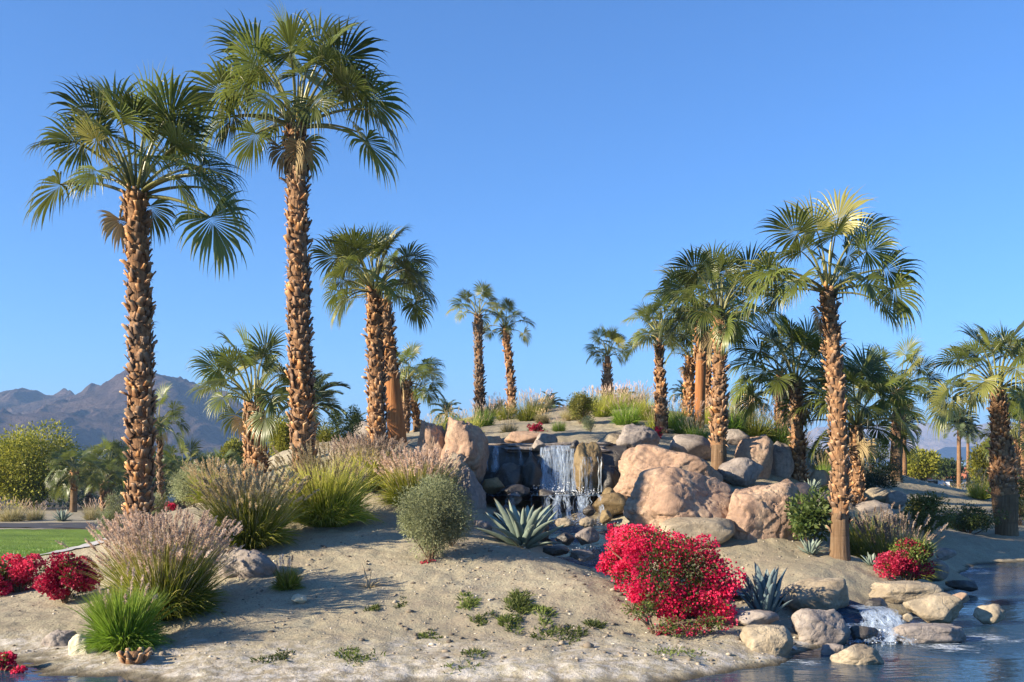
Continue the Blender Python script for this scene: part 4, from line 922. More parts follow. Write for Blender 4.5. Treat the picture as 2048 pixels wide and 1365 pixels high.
# ------------------------------------------------------------------ fountain grasses
leafmat('grass_blade', (0.08, 0.11, 0.010), (0.27, 0.29, 0.030), (0.62, 0.52, 0.20), 0.55, 0.3, 0.35, 1.2)
leafmat('bright_grass_blade', (0.06, 0.11, 0.012), (0.15, 0.24, 0.024), (0.26, 0.30, 0.06), 0.55, 0.3, 0.35, 1.2)
leafmat('dry_grass_blade', (0.13, 0.11, 0.04), (0.25, 0.22, 0.10), (0.42, 0.35, 0.2), 0.65, 0.2, 0.3, 1.2)
leafmat('grass_plume', (0.40, 0.285, 0.20), (0.60, 0.465, 0.36), (0.76, 0.64, 0.52), 0.8, 0.1, 0.35, 1.5)
leafmat('pale_plume', (0.46, 0.36, 0.19), (0.66, 0.53, 0.32), (0.78, 0.66, 0.44), 0.8, 0.1, 0.35, 1.5)
def grass_meshes(seed, r, h, nb, npl, bm='grass_blade', pm='grass_plume', spread=1.0, pl=.16):
    """blades and plumes of a clump of radius r (m) and height h (m)"""
    rr = np.random.default_rng(seed); mb = MB()
    def field(n, lo, hi, rootr):
        a = rr.uniform(0, 2 * math.pi, n); q = np.sqrt(rr.uniform(0, 1, n)); rt = np.stack([np.cos(a) * q * rootr, np.sin(a) * q * rootr, 0 * a - .03], 1)
        a2 = a + rr.normal(0, .5, n); tilt = np.radians(np.clip(3 + 25 * q * spread + rr.normal(0, 6, n), 0, 70))
        d = np.stack([np.cos(a2) * np.sin(tilt), np.sin(a2) * np.sin(tilt), np.cos(tilt)], 1)
        return rt, d, rr.uniform(lo, hi, n), tilt
    rt, d, L, tl = field(nb, .55 * h, 1.15 * h, r * .38)
    V, Fq, t = strips(rt, d, L, .011 + .004 * h, .75 * (.5 + tl), 6, rng=rr)
    av = np.clip(.18 + .55 * t + np.repeat(rr.normal(0, .13, nb), 12) + .35 * np.clip(t - .75, 0, 1), 0, 1)
    mb.add(V, Fq, av)
    # a skirt of shorter blades arching outwards to the ground
    n2 = nb // 2; rt, d, L, tl = field(n2, .45 * h, .80 * h, r * .40); a3 = np.arctan2(d[:, 1], d[:, 0]); t3 = np.radians(rr.uniform(28, 62, n2))
    d = np.stack([np.cos(a3) * np.sin(t3), np.sin(a3) * np.sin(t3), np.cos(t3)], 1)
    V, Fq, t = strips(rt, d, L, .011 + .004 * h, 1.3, 6, rng=rr); mb.add(V, Fq, np.clip(.12 + .5 * t + np.repeat(rr.normal(0, .15, n2), 12), 0, 1))
    blades = mb.mesh('blades', M[bm])
    plumes = None
    if npl:
        mp_ = MB(); rt, d, L, tl = field(npl, .75 * h, 1.22 * h, r * .34)
        V, Fq, t = strips(rt, d, L, .006, .28 * (.4 + tl), 7, rng=rr); mp_.add(V, Fq, .55 + .2 * t)
        S = V.reshape(npl, 7, 2, 3).mean(2); tip = S[:, -1]; dd = norm(S[:, -1] - S[:, -2])
        nh = 60; q = rr.uniform(0, 1, (npl, nh)); ln = pl * rr.uniform(.8, 1.25, (npl, 1))
        C = tip[:, None] + dd[:, None] * (q * ln)[..., None] - np.array([0, 0, 1.0]) * ((q ** 2) * ln * .15)[..., None]
        hd = dd[:, None] * 1.0 + rr.normal(0, .6, (npl, nh, 3))
        V, Fq, t = strips(C.reshape(-1, 3), hd.reshape(-1, 3), (np.sin(np.clip(q * .85 + .12, 0, 1) * math.pi) * .026 + .010).ravel(), .012, .2, 2, rng=rr, prof=lambda t: 1 - .8 * t)
        mp_.add(V, Fq, np.clip(np.repeat(rr.normal(.5, .18, npl), nh * 4) + .25 * (t - .5), 0, 1))
        plumes = mp_.mesh('plumes', M[pm])
    return blades, plumes
GG = 'clumps of fountain grass'
def grass(px, Y, wpx, hpx, label, seed, nb=1500, npl=120, bm='grass_blade', pm='grass_plume', spread=1.0, meshes=None, group=GG, name='fountain_grass', z=None, pl=.16):
    X = ax(px, Y); r = wpx / 2 / F * Y; h = hpx / F * Y
    ms = meshes or grass_meshes(seed, r * 1.05, h * .88, nb, npl, bm, pm, spread, pl)
    root = thing(name, (X, Y, gz(X, Y) if z is None else z), label, 'grass', group, rz=seed * 1.3)
    s = 1.0 if meshes is None else None
    if meshes is not None: root.scale = (r, r, h)
    obj('blades', ms[0], root, kind='stuff')
    if ms[1]: obj('plumes', ms[1], root, kind='stuff')
    return root
grass(328, 12.9, 205, 190, 'large purple-plumed fountain grass on the left slope', 1, 2600, 620, pl=.17)
grass(248, 11.6, 120, 140, 'bright green plumeless grass at the left shore', 2, 2200, 14, 'bright_grass_blade', spread=.8)
grass(500, 15.7, 165, 145, 'straw-plumed fountain grass in front of the short bushy palm', 3, 2200, 420, pm='pale_plume')
grass(650, 16.9, 180, 150, 'deep green fountain grass in front of the tallest palm', 4, 2400, 200, pm='pale_plume')
grass(835, 18.4, 180, 105, 'yellow-green fountain grass below the boulder pair', 5, 2000, 330)
grass(735, 19.0, 140, 95, 'greyish fountain grass at the foot of the dense round-topped palm', 6, 1500, 330)
grass(575, 13.6, 64, 55, 'small green grass tuft alone on the sand slope', 7, 420, 6, spread=.7)
grass(1790, 17.2, 165, 120, 'fountain grass with upright pale plumes behind the right-hand bougainvillea', 8, 1400, 150, pm='grass_plume', spread=.85, pl=.2)
grass(1728, 18.0, 90, 110, 'dark green grass close right of the leaning palm foot', 9, 1000, 30)
grass(430, 18.6, 100, 80, 'pale grass clump behind the straw-plumed fountain grass', 10, 900, 110, pm='pale_plume')
# shared clumps for the hill (unit radius and height)
UG = [grass_meshes(60 + k, 1.0, .85, 420, 46, ('grass_blade', 'bright_grass_blade', 'dry_grass_blade')[k % 3], ('pale_plume', 'grass_plume')[k % 2], .95, .22) for k in range(6)]
HG = 'grasses on the hilltop'
hill = [(968, 30, 46, 46, 'green grass in front of the left slender hilltop palm', 1), (942, 27, 44, 40, 'yellowish grass just right of the boulder pair', 0), (1018, 26, 36, 30, 'low straw-coloured grass above the left end of the falls', 2), (1058, 32, 60, 46, 'pale green grass left of the dark feathery crown', 0),
        (1118, 27.5, 30, 26, 'small bright green tuft on the pale hilltop sand', 1), (1010, 33, 40, 38, 'grass between the two slender hilltop palms', 3), (1205, 32, 50, 52, 'tall grey-green grass below the neat hilltop palm', 3), (1252, 29, 62, 56, 'large yellow-green grass left of the slim-necked palm', 1), (1290, 30, 56, 54, 'grass touching the slim-necked palm trunk', 0),
        (1345, 28, 54, 52, 'dark green grass right of the slim-necked palm', 4), (1372, 26, 60, 56, 'green grass in front of the smooth reddish trunk', 1), (1462, 27, 70, 60, 'bright grass right of the palm in the boulders', 1), (1510, 27, 80, 60, 'tan-plumed grass above the upright pinkish block', 0), (1555, 27, 70, 56, 'green grass at the foot of the short reddish trunk', 4),
        (1085, 30, 34, 24, 'brownish low grass on the hill left of the olive bush', 2), (1140, 31, 40, 28, 'dry grass tuft below the dark feathery crown', 5), (1425, 29, 50, 48, 'grass behind the palm standing in the boulders', 3), (905, 29, 60, 40, 'grass behind the boulder pair left of the falls', 4), (1228, 34, 60, 44, 'grey-green grass right of the neat hilltop palm', 3), (1270, 35, 60, 44, 'straw grass on the skyline behind the large yellow-green grass', 5), (1185, 34, 50, 40, 'grass on the skyline behind the olive bush', 4), (1075, 35, 56, 40, 'pale grass on the skyline left of the dark feathery crown', 5), (985, 35, 40, 36, 'straw grass on the skyline between the slender palms', 2), (1310, 27, 44, 40, 'yellow grass at the left foot of the slim-necked palm', 0), (1395, 24.5, 50, 44, 'green grass behind the grey-green rock', 4), (1590, 27, 60, 52, 'tan grass just left of the pale cream-booted trunk', 5), (1480, 30, 70, 50, 'straw grass on the skyline right of the palm in the boulders', 2), (870, 27, 50, 34, 'yellowish grass above the left boulder of the pair', 0)]
for i, (px, Y, w, h, lab, k) in enumerate(hill):
    grass(px, Y, w * 1.6, h * 1.12, lab, 20 + i, meshes=UG[k], group=HG)
LG = 'grasses beyond the road'
for i, (px, Y, w, h, lab, k) in enumerate([(25, 41, 90, 44, 'tan grass clump beyond the road at the left edge', 2), (70, 42, 60, 36, 'grey-tan grass beyond the road below the round tree', 5), (185, 42, 60, 40, 'purplish grass beyond the road right of the far agave', 5), (218, 40, 40, 30, 'low green grass at the right end of the road', 4)]):
    grass(px, Y, w, h, lab, 50 + i, meshes=UG[k], group=LG)
for i, (px, Y, w, h, lab, k) in enumerate([(1960, 33, 80, 55, 'pale plumed grass left of the stout palm at the right edge', 0), (1925, 38, 90, 24, 'straw grass in front of the white house', 2), (2040, 31, 60, 50, 'dry grass right of the stout palm at the right edge', 5), (1650, 24, 50, 60, 'green grass between the pale-booted and leaning palms', 4)]):
    grass(px, Y, w, h, lab, 60 + i, meshes=UG[k], group='grasses on the right bank')

# ------------------------------------------------------------------ shrubs, flowers, trees
leafmat('sage_leaf', (0.15, 0.175, 0.08), (0.30, 0.33, 0.17), (0.44, 0.46, 0.27), 0.7, 0.2, 0.3)
leafmat('olive_leaf', (0.05, 0.06, 0.012), (0.13, 0.135, 0.028), (0.22, 0.20, 0.06), 0.55, 0.3, 0.3)
leafmat('green_leaf', (0.022, 0.045, 0.010), (0.055, 0.085, 0.020), (0.12, 0.14, 0.04), 0.5, 0.4, 0.3)
leafmat('tree_leaf', (0.08, 0.095, 0.008), (0.22, 0.225, 0.024), (0.36, 0.33, 0.05), 0.55, 0.3, 0.35)
leafmat('dark_leaf', (0.014, 0.026, 0.012), (0.03, 0.05, 0.022), (0.06, 0.08, 0.035), 0.5, 0.3, 0.2)
leafmat('red_bract', (0.22, 0.004, 0.035), (0.47, 0.009, 0.060), (0.68, 0.07, 0.14), 0.55, 0.3, 0.35)
leafmat('bougainvillea_leaf', (0.035, 0.06, 0.012), (0.085, 0.12, 0.022), (0.18, 0.17, 0.05), 0.5, 0.3, 0.3)
g = N('twig_bark'); g.base(g.ramp(g.noise(20, 3), [(0.3, (0.09, 0.06, 0.04)), (0.7, (0.20, 0.14, 0.09))]), 0.9, 0.1); M['twig'] = g.m
def cloud(rr, n, rx, ry, rz, lumps=14, shell=.6, flat=.0):
    """points through a lumpy crown, more of them towards the outside, plus outward directions and brightness"""
    u = norm(rr.normal(size=(lumps, 3))); u[:, 2] = u[:, 2] * .85 + .12
    c = u * rr.uniform(.35, .72, (lumps, 1)); rad = rr.uniform(.26, .46, lumps)
    k = rr.integers(0, lumps, n); d = norm(rr.normal(size=(n, 3))); q = rr.uniform(0, 1, n) ** (1 - shell)
    p = c[k] + d * (rad[k] * q)[:, None]
    p[:, 2] = np.maximum(p[:, 2], -.86 + flat)
    od = norm(d + p * .8)
    return p * np.array([rx, ry, rz]), od, q
def twigs(rr, rx, ry, rz, n, thick, zc):
    mb = MB()
    for i in range(n):
        e = norm(rr.normal(size=3)) * rr.uniform(.5, .85); e[2] = abs(e[2]) * .8 + .05; e = e * np.array([rx, ry, rz]) + np.array([0, 0, zc])
        t = np.linspace(0, 1, 6)[:, None]; mid = e * .5 + rr.normal(0, .08, 3) * rx; mid[2] *= 1.15
        pts = (1 - t) ** 2 * np.array([rr.normal(0, thick), rr.normal(0, thick), -.1]) + 2 * t * (1 - t) * mid + t ** 2 * e
        tube(mb, pts, np.linspace(thick, thick * .2, 6), 5)
    return mb.mesh('stems', M['twig'], True)
def shrub(px, Y, wpx, hpx, label, seed, mat, n=5000, leaf=.03, name='shrub', cat='shrub', group='shrubs of the garden', asp=.4, lumps=16, z=None, trunk=False, depth=1.0, dz=0.0):
    rr = np.random.default_rng(seed); X = ax(px, Y); rx = wpx / 2 / F * Y; rz = hpx / 2 / F * Y * 1.15; ry = rx * depth
    root = thing(name, (X, Y, (gz(X, Y) if z is None else z) + dz), label, cat, group)
    C, od, q = cloud(rr, n, rx * 1.12, ry * 1.12, rz * 1.15, lumps)
    C[:, 2] += rz * .92
    V, Fq = leafquads(C, leaf * rr.uniform(.6, 1.3, n), rr, asp=asp, dirs=od)
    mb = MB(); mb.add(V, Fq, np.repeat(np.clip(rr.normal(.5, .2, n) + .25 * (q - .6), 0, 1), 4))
    obj('trunk' if trunk else 'stems', twigs(rr, rx, ry, rz, 16, rx * (.03 if trunk else .018), rz * .55), root)
    obj('crown' if trunk else 'foliage', mb.mesh('foliage', M[mat]), root, kind='stuff')
    return root
shrub(862, 14.9, 160, 155, 'round grey-green shrub on the sand crest', 1, 'sage_leaf', 30000, .04, asp=.25, lumps=34, dz=.03)
shrub(905, 15.6, 70, 60, 'dark reddish low shrub under the round grey-green shrub', 2, 'dark_leaf', 1800, .04)
shrub(385, 20.5, 95, 85, 'soft grey-green bush between the leftmost palm and the grasses', 3, 'sage_leaf', 6000, .05, asp=.25)
shrub(228, 19.5, 62, 85, 'grey-green bush at the left of the leftmost palm trunk', 4, 'sage_leaf', 4500, .045, asp=.25)
shrub(318, 21.5, 40, 60, 'small sage bush just right of the leftmost palm trunk', 5, 'sage_leaf', 2500, .045, asp=.25)
shrub(1163, 29.5, 66, 56, 'round olive bush on the hilltop', 6, 'olive_leaf', 5000, .06)
shrub(1180, 25.0, 34, 34, 'small twiggy grey shrub near the hilltop rocks', 7, 'sage_leaf', 1800, .04, asp=.25)
shrub(1622, 16.8, 110, 105, 'leafy bush with broad leaves left of the leaning palm foot', 8, 'green_leaf', 1700, .10, asp=.5)
shrub(1850, 24.5, 120, 70, 'wide sunlit olive shrub above the shaded bank', 9, 'olive_leaf', 5200, .075, lumps=22)
shrub(1935, 27.0, 150, 56, 'dark green spreading shrub left of the stout palm', 10, 'green_leaf', 4500, .07, lumps=22)
shrub(1745, 27.0, 120, 60, 'dark clipped hedge behind the round yellowish rock', 11, 'dark_leaf', 5000, .06, lumps=26)
shrub(1745, 33.0, 70, 75, 'bright green bush left of the bare grey trunk', 12, 'green_leaf', 2800, .08)
shrub(1640, 26.0, 60, 55, 'green bush behind the pale-booted palm', 13, 'olive_leaf', 2000, .06)
shrub(2040, 29.0, 50, 90, 'green bush at the right edge beside the stout palm', 14, 'green_leaf', 2200, .07)
shrub(690, 26.0, 70, 80, 'low green shrub behind the pale long rock', 15, 'green_leaf', 2500, .06)
TG = 'trees and bushes in the distance'
def tree(px, Y, wpx, y0, y1, label, seed, mat='tree_leaf', n=9000, leaf=.16, lumps=26):
    return shrub(px, Y, wpx, (y1 - y0), label, seed, mat, n, leaf, 'tree', 'tree', TG, .45, lumps, z=az(y1, Y), trunk=True)
tree(58, 58, 190, 868, 1018, 'big round yellow-green tree at the left edge', 31, n=26000, leaf=.17, lumps=60)
tree(-20, 64, 120, 890, 1015, 'green tree cut off by the left edge', 32, n=9000, leaf=.2)
tree(568, 44, 90, 842, 940, 'yellow-green tree behind the tallest palm trunk', 33, n=9000, leaf=.12)
tree(648, 42, 80, 858, 935, 'green tree just right of the tallest palm trunk', 34, n=7000, leaf=.11)
tree(475, 70, 60, 885, 960, 'yellow-green tree left of the short bushy palm', 35, n=4500, leaf=.2)
tree(260, 75, 120, 905, 985, 'dim green tree behind the leftmost palm trunk', 36, 'green_leaf', 6000, .25)
tree(330, 80, 110, 910, 990, 'far dark green tree behind the far palms', 37, 'green_leaf', 5000, .25)
tree(1838, 80, 90, 905, 965, 'bright green far bush left of the lone date palm', 38, 'tree_leaf', 5500, .24)
tree(1890, 120, 80, 918, 960, 'far tree row bush below the pale mountains', 39, 'green_leaf', 4000, .35)
tree(1968, 60, 60, 880, 985, 'light green tree left of the stout palm at the right edge', 40, 'tree_leaf', 6000, .16)
tree(2040, 66, 70, 860, 985, 'green tree cut off by the right edge', 41, 'tree_leaf', 5000, .18)
# a far-off belt of trees that reads as one mass
mb = MB(); rr = np.random.default_rng(88)
for k in range(150):
    Y = rr.uniform(130, 420); px = rr.uniform(-250, 620) if k % 2 else rr.uniform(1620, 2300); X = ax(px, Y); hh = rr.uniform(2.5, 5.5); ww = hh * rr.uniform(.7, 1.4); n = 420
    C, od, q = cloud(rr, n, ww, ww, hh, 9); C = C + np.array([X, Y, gz(X, Y) + hh * .62])
    V, Fq = leafquads(C, (.35 + Y * .0018) * rr.uniform(.6, 1.4, n), rr, asp=.6, dirs=od); mb.add(V, Fq, np.repeat(np.clip(rr.normal(.35, .2, n) + rr.normal(0, .1), 0, 1), 4))
o = obj('far_wood', mb.mesh('far_wood', M['green_leaf']), kind='stuff'); tag(o, 'belt of far-off trees along the foot of the mountains', 'trees')

def bougainvillea(px, Y, lobes, label, seed, nfl, nlf, size=.035, dens=1.0):
    """lobes: (px, py, Y, half width px, half height px)"""
    rr = np.random.default_rng(seed); X = ax(px, Y); Z = gz(X, Y); root = thing('bougainvillea', (X, Y, Z), label, 'flowering bush', 'red bougainvillea bushes')
    mf, ml, ms = MB(), MB(), MB(); tot = sum(l[3] * l[4] for l in lobes)
    for (lx, ly, lY, hw, hh) in lobes:
        f = hw * hh / tot; c = np.array(P(lx, ly, lY)) - np.array([X, Y, Z]); rx = hw / F * lY; rz = hh / F * lY; ry = rx * .85
        n = max(20, int(nfl * f)); C, od, q = cloud(rr, n, rx * 1.1, ry * 1.1, rz * 1.12, 12, .75); C = C + c
        # each flower three papery bracts around one point
        patch = fbm(C[:, 0] * 2.2 + seed, C[:, 2] * 2.2 + C[:, 1], 12, 3)
        keep = rr.uniform(-.25, .45, n) < patch + .30 * dens
        hue = np.clip(rr.normal(.5, .16, n) + patch * .7, 0, 1)[keep]; Cf = np.repeat(C[keep], 3, 0); odf = np.repeat(od[keep], 3, 0) + rr.normal(0, .5, (len(Cf), 3))
        V, Fq = leafquads(Cf, size * rr.uniform(.7, 1.25, len(Cf)), rr, asp=.8, dirs=odf)
        mf.add(V, Fq, np.repeat(np.clip(np.repeat(hue, 3) + rr.normal(0, .06, len(Cf)), 0, 1), 4))
        n = max(20, int(nlf * f)); C, od, q = cloud(rr, n, rx * 1.05, ry * 1.05, rz * 1.08, 12, .55); C = C + c
        V, Fq = leafquads(C, size * 1.15 * rr.uniform(.6, 1.3, n), rr, asp=.6, dirs=od); ml.add(V, Fq, np.repeat(np.clip(rr.normal(.45, .22, n), 0, 1), 4))
        for k in range(7):
            e = c + norm(rr.normal(size=3)) * np.array([rx, ry, rz]) * .7; t = np.linspace(0, 1, 6)[:, None]; mid = e * .55 + np.array([0, 0, .12]) + rr.normal(0, .06, 3)
            tube(ms, (1 - t) ** 2 * np.array([0, 0, -.06]) + 2 * t * (1 - t) * mid + t ** 2 * e, np.linspace(.014, .003, 6), 5)
    obj('stems', ms.mesh('stems', M['twig'], True), root)
    obj('leaves', ml.mesh('leaves', M['bougainvillea_leaf']), root, kind='stuff')
    obj('flowers', mf.mesh('flowers', M['red_bract']), root, kind='stuff')
    return root
bougainvillea(1370, 12.9, [(1370, 1150, 13.0, 115, 88), (1300, 1105, 13.5, 85, 60), (1240, 1090, 14.2, 45, 48), (1420, 1180, 12.9, 70, 70), (1340, 1200, 12.6, 70, 50), (1225, 1130, 14.2, 32, 30), (1420, 1215, 12.7, 60, 36), (1300, 1180, 13.0, 60, 50), (1260, 1150, 13.6, 40, 40)], 'largest crimson bougainvillea right of the sand slope', 1, 17000, 9000, .033, 1.0)
bougainvillea(1310, 12.2, [(1280, 1225, 12.3, 48, 24), (1350, 1258, 12.0, 60, 20), (1430, 1250, 12.0, 40, 22)], 'low straggling fringe of green and pink below the largest bougainvillea', 2, 500, 1400, .03, .1)
bougainvillea(130, 14.1, [(132, 1160, 14.1, 60, 50), (150, 1140, 14.3, 40, 30)], 'round red bougainvillea on the left slope', 3, 5500, 2000, .033, 1.1)
bougainvillea(40, 15.2, [(35, 1150, 15.3, 52, 42), (-20, 1165, 15.0, 50, 42)], 'red bougainvillea cut off by the left edge', 4, 4500, 1800, .034, 1.0)
bougainvillea(1812, 15.8, [(1812, 1125, 15.8, 58, 42), (1830, 1105, 15.9, 40, 26)], 'rounded pink-red bougainvillea beside the upper pool', 5, 3800, 5000, .034, .3)
bougainvillea(8, 10.9, [(5, 1325, 10.9, 30, 18), (35, 1342, 10.8, 14, 8)], 'red flowers hanging over the water in the lower left corner', 6, 500, 250, .03, 1.0)
bougainvillea(345, 26, [(345, 1012, 26, 16, 10)], 'distant pink flowers between the leftmost palm and the sage bush', 7, 260, 120, .05, 1.0)
bougainvillea(1075, 26.0, [(1072, 858, 25.2, 17, 12), (1085, 866, 25.0, 12, 7)], 'small red flower patch above the flat pink rock', 8, 300, 150, .045, 1.0)
bougainvillea(1313, 24.4, [(1316, 868, 24.4, 12, 14)], 'few red flowers at the foot of the slim-necked palm', 9, 160, 90, .045, .8)
bougainvillea(206, 24.0, [(206, 1086, 24.0, 10, 8)], 'tiny red flower clump at the edge of the lawn', 10, 160, 60, .045, 1.0)
bougainvillea(856, 14.75, [(856, 1126, 14.75, 18, 5)], 'fallen red flowers at the foot of the round grey-green shrub', 11, 120, 20, .03, 1.0)

# ------------------------------------------------------------------ agaves
g = N('agave_leaf_skin'); v = g.coord('Object')
c = g.ramp(g.attr(), [(0.0, (0.085, 0.12, 0.09)), (0.35, (0.155, 0.205, 0.17)), (0.75, (0.27, 0.32, 0.25)), (1.0, (0.10, 0.05, 0.03))])
hv = g.n('ShaderNodeHueSaturation'); g.l(c, hv.inputs['Color']); g.l(g.math('ADD', g.math('MULTIPLY', g.rnd(), 0.35), 0.85), hv.inputs['Value'])
g.base(hv.outputs[0], 0.5, 0.35); g.bump(g.noise(9, 3, 0.6, v), 0.3, 0.02); M['agave'] = g.m
g = N('blue_agave_skin'); c = g.ramp(g.attr(), [(0.0, (0.05, 0.085, 0.085)), (0.4, (0.085, 0.135, 0.145)), (0.8, (0.15, 0.20, 0.21)), (1.0, (0.09, 0.05, 0.04))]); g.base(c, 0.5, 0.35); M['blue_agave'] = g.m
def agave_leaf(seed, mat, curve=0.15):
    rr = np.random.default_rng(seed); K = 12; S = 5; t = np.linspace(0, 1, K); mb = MB()
    w = .085 * (np.minimum(1, .55 + 1.6 * t) * np.clip(1 - t ** 3.2, 0, 1) ** .75 + .02) * rr.uniform(.9, 1.1)
    ang = np.cumsum(np.full(K, curve / K)) * rr.uniform(.4, 1.6); x = np.cumsum(np.cos(ang)) / K; z = -np.cumsum(np.sin(ang)) / K
    V = []
    for k in range(K):
        th = .035 * (1 - t[k]) + .004
        for s in np.linspace(-1, 1, S): V.append((x[k], s * w[k] + .02 * math.sin(3 * t[k] + seed) * t[k], z[k] + (s * s) * w[k] * .55))
        for s in np.linspace(1, -1, S): V.append((x[k], s * w[k] + .02 * math.sin(3 * t[k] + seed) * t[k], z[k] + (s * s) * w[k] * .45 - th * (1 - s * s) - .002))
    n2 = 2 * S; i = np.arange(K - 1)[:, None] * n2; j = np.arange(n2)[None, :]; j2 = (j + 1) % n2
    Fq = np.stack([i + j, i + n2 + j, i + n2 + j2, i + j2], -1).reshape(-1, 4)
    a = np.repeat(np.where(t > .97, 1.0, .15 + .6 * t), n2); mb.add(V, Fq, a); return mb.mesh('leaf', M[mat], True)
AL = {m: [agave_leaf(400 + k, m, c) for k, c in enumerate((-.12, .05, .2, .35, .1, .45))] for m in ('agave', 'blue_agave')}
def agave(px, Y, wpx, label, seed, n=34, mat='agave', lo=8, hi=86, py=None, upright=0.0):
    rr = random.Random(seed); X = ax(px, Y); L = wpx / 2 / F * Y
    root = thing('agave', (X, Y, gz(X, Y) - .02), label, 'agave', 'agave plants')
    for i in range(n):
        f = (i + .5) / n; p = hi + (lo - hi) * f ** (.9 + upright); s = L * (0.72 + .33 * math.sin(math.pi * min(1, f * 1.1 + .1))) * rr.uniform(.9, 1.08)
        o = bpy.data.objects.new('leaf', rr.choice(AL[mat])); COL.objects.link(o); o.parent = root; a = math.radians(i * 137.5 + rr.uniform(-9, 9))
        o.rotation_euler = (0, -math.radians(p + rr.uniform(-4, 4)), a); o.scale = (s, s * .95, s); o.location = (math.cos(a) * .04, math.sin(a) * .04, .03)
    return root
agave(1045, 16.6, 216, 'large pale agave with spread sword leaves before the waterfall', 1, 42)
agave(1530, 13.0, 215, 'blue-shaded upright agave right of the largest bougainvillea', 2, 40, 'blue_agave', 50, 88, upright=.6)
agave(1622, 16.4, 66, 'small silvery agave at the left foot of the leaning palm', 3, 30, lo=15)
agave(1745, 16.2, 56, 'small agave half covered by the right-hand bougainvillea', 4, 24, lo=15)
agave(1283, 19.2, 60, 'small dark agave between the two biggest pink boulders', 5, 22, 'blue_agave', lo=20)
agave(1625, 21.8, 52, 'silvery agave right of the pale-booted palm', 6, 22, lo=20)
agave(125, 41, 58, 'far agave beyond the road on the left', 7, 26, lo=15)
agave(18, 19, 40, 'small agave behind the left-edge bougainvillea', 8, 18, lo=20)
agave(1570, 21.0, 40, 'small agave on top of the tall pink boulder', 9, 18, lo=25)

# ------------------------------------------------------------------ weeds, pebbles, dead stalk
leafmat('weed_leaf', (0.05, 0.075, 0.015), (0.10, 0.13, 0.028), (0.20, 0.21, 0.07), 0.6, 0.2, 0.3)
def weed(px, Y, wpx, label, seed, n=260, h=.10, mat='weed_leaf'):
    rr = np.random.default_rng(seed); X = ax(px, Y); r = wpx / 2 / F * Y; a = rr.uniform(0, 2 * math.pi, n); q = rr.uniform(0, 1, n) ** .7 * r
    cl = rr.normal(0, r * .55, (5, 2)); ck = rr.integers(0, 5, n); x = np.cos(a) * q * .6 + cl[ck, 0]; y = np.sin(a) * q * .8 + cl[ck, 1] * 1.4; Z = gz(X, Y)
    rt = np.stack([x, y, ground(X + x, Y + y) - Z], 1); d = np.stack([np.cos(a) * .6 + rr.normal(0, .5, n), np.sin(a) * .6 + rr.normal(0, .5, n), np.full(n, .9)], 1)
    V, Fq, t = strips(rt, d, rr.uniform(.4, 1.1, n) * h, .016, .8, 4, rng=rr); mb = MB(); mb.add(V, Fq, np.clip(.2 + .5 * t + np.repeat(rr.normal(0, .15, n), 8), 0, 1))
    root = thing('weed', (X, Y, Z), label, 'weed', 'low weeds on the sand'); obj('leaves', mb.mesh('leaves', M[mat]), root, kind='stuff'); return root
for i, (px, Y, w, lab, n, h) in enumerate([(1035, 13.0, 70, 'largest green weed patch in the middle of the front slope', 620, .12), (935, 13.1, 50, 'weed patch left of the largest one', 260, .09), (1092, 12.7, 46, 'weed patch right of the largest one', 240, .09), (1020, 12.3, 60, 'dark green weed patch below the largest one', 360, .09), (1120, 12.0, 90, 'straggling weeds above the shore right of centre', 380, .08),
        (965, 12.5, 40, 'small weed patch below left of the largest one', 160, .07), (748, 12.9, 26, 'tiny weed left of centre on the slope', 110, .07), (805, 13.1, 30, 'tiny flat weed below the dead stalk', 80, .05), (855, 12.0, 34, 'low weed near the front shore', 120, .06), (700, 10.95, 90, 'weeds at the front waterline left of centre', 240, .07), (930, 10.9, 80, 'weeds at the front waterline in the centre', 200, .06), (560, 11.0, 70, 'thin weeds at the front waterline on the left', 150, .06), (1190, 12.5, 50, 'reddish weeds left of the bougainvillea fringe', 180, .07), (1350, 11.2, 90, 'thin weeds on the gravel below the bougainvillea fringe', 160, .05)]):
    weed(px, Y, w, lab, 300 + i, n, h)
X = ax(738, 13.7); root = thing('dead_plant', (X, 13.7, gz(X, 13.7)), 'dead dry stalk with two prongs on the sand slope', 'dead plant')
mb = MB(); t = np.linspace(0, 1, 8)[:, None]
for e, th in (((-.10, 0, .34), .016), ((.03, .02, .26), .010), ((.16, -.03, .12), .014), ((.26, 0, .05), .012), ((-.12, .05, .06), .010)):
    e = np.array(e); tube(mb, (1 - t) * np.array([0, 0, -.04]) + t * e + np.array([0, 0, .04]) * np.sin(t * 3.1), np.linspace(th, th * .35, 8), 6)
g = N('dry_wood'); g.base(g.ramp(g.noise(15, 4), [(0.3, (0.20, 0.15, 0.09)), (0.7, (0.48, 0.40, 0.28))]), 0.9, 0.1); M['dry'] = g.m
obj('stalk', mb.mesh('stalk', M['dry'], True), root)
mb = MB(); V, Fq, t = strips(np.zeros((26, 3)), np.stack([NR.normal(0, 1, 26), NR.normal(0, .6, 26), np.abs(NR.normal(.2, .2, 26))], 1), NR.uniform(.08, .26, 26), .014, .6, 4); mb.add(V, Fq, .5 + .4 * t); obj('dry_leaves', mb.mesh('dry_leaves', M['dead_frond']), root, kind='stuff')
X = ax(268, 11.0); root = thing('palm_stump', (X, 11.0, gz(X, 11.0) - .03), 'cut reddish-brown stump at the water below the bright green grass', 'stump')
mb = MB(); tube(mb, [(0, 0, 0), (0, 0, .06), (0, 0, .12), (0, 0, .13)], [.13, .12, .10, .01], 12); obj('stump_core', mb.mesh('stump_core', M['bark'], True), root)
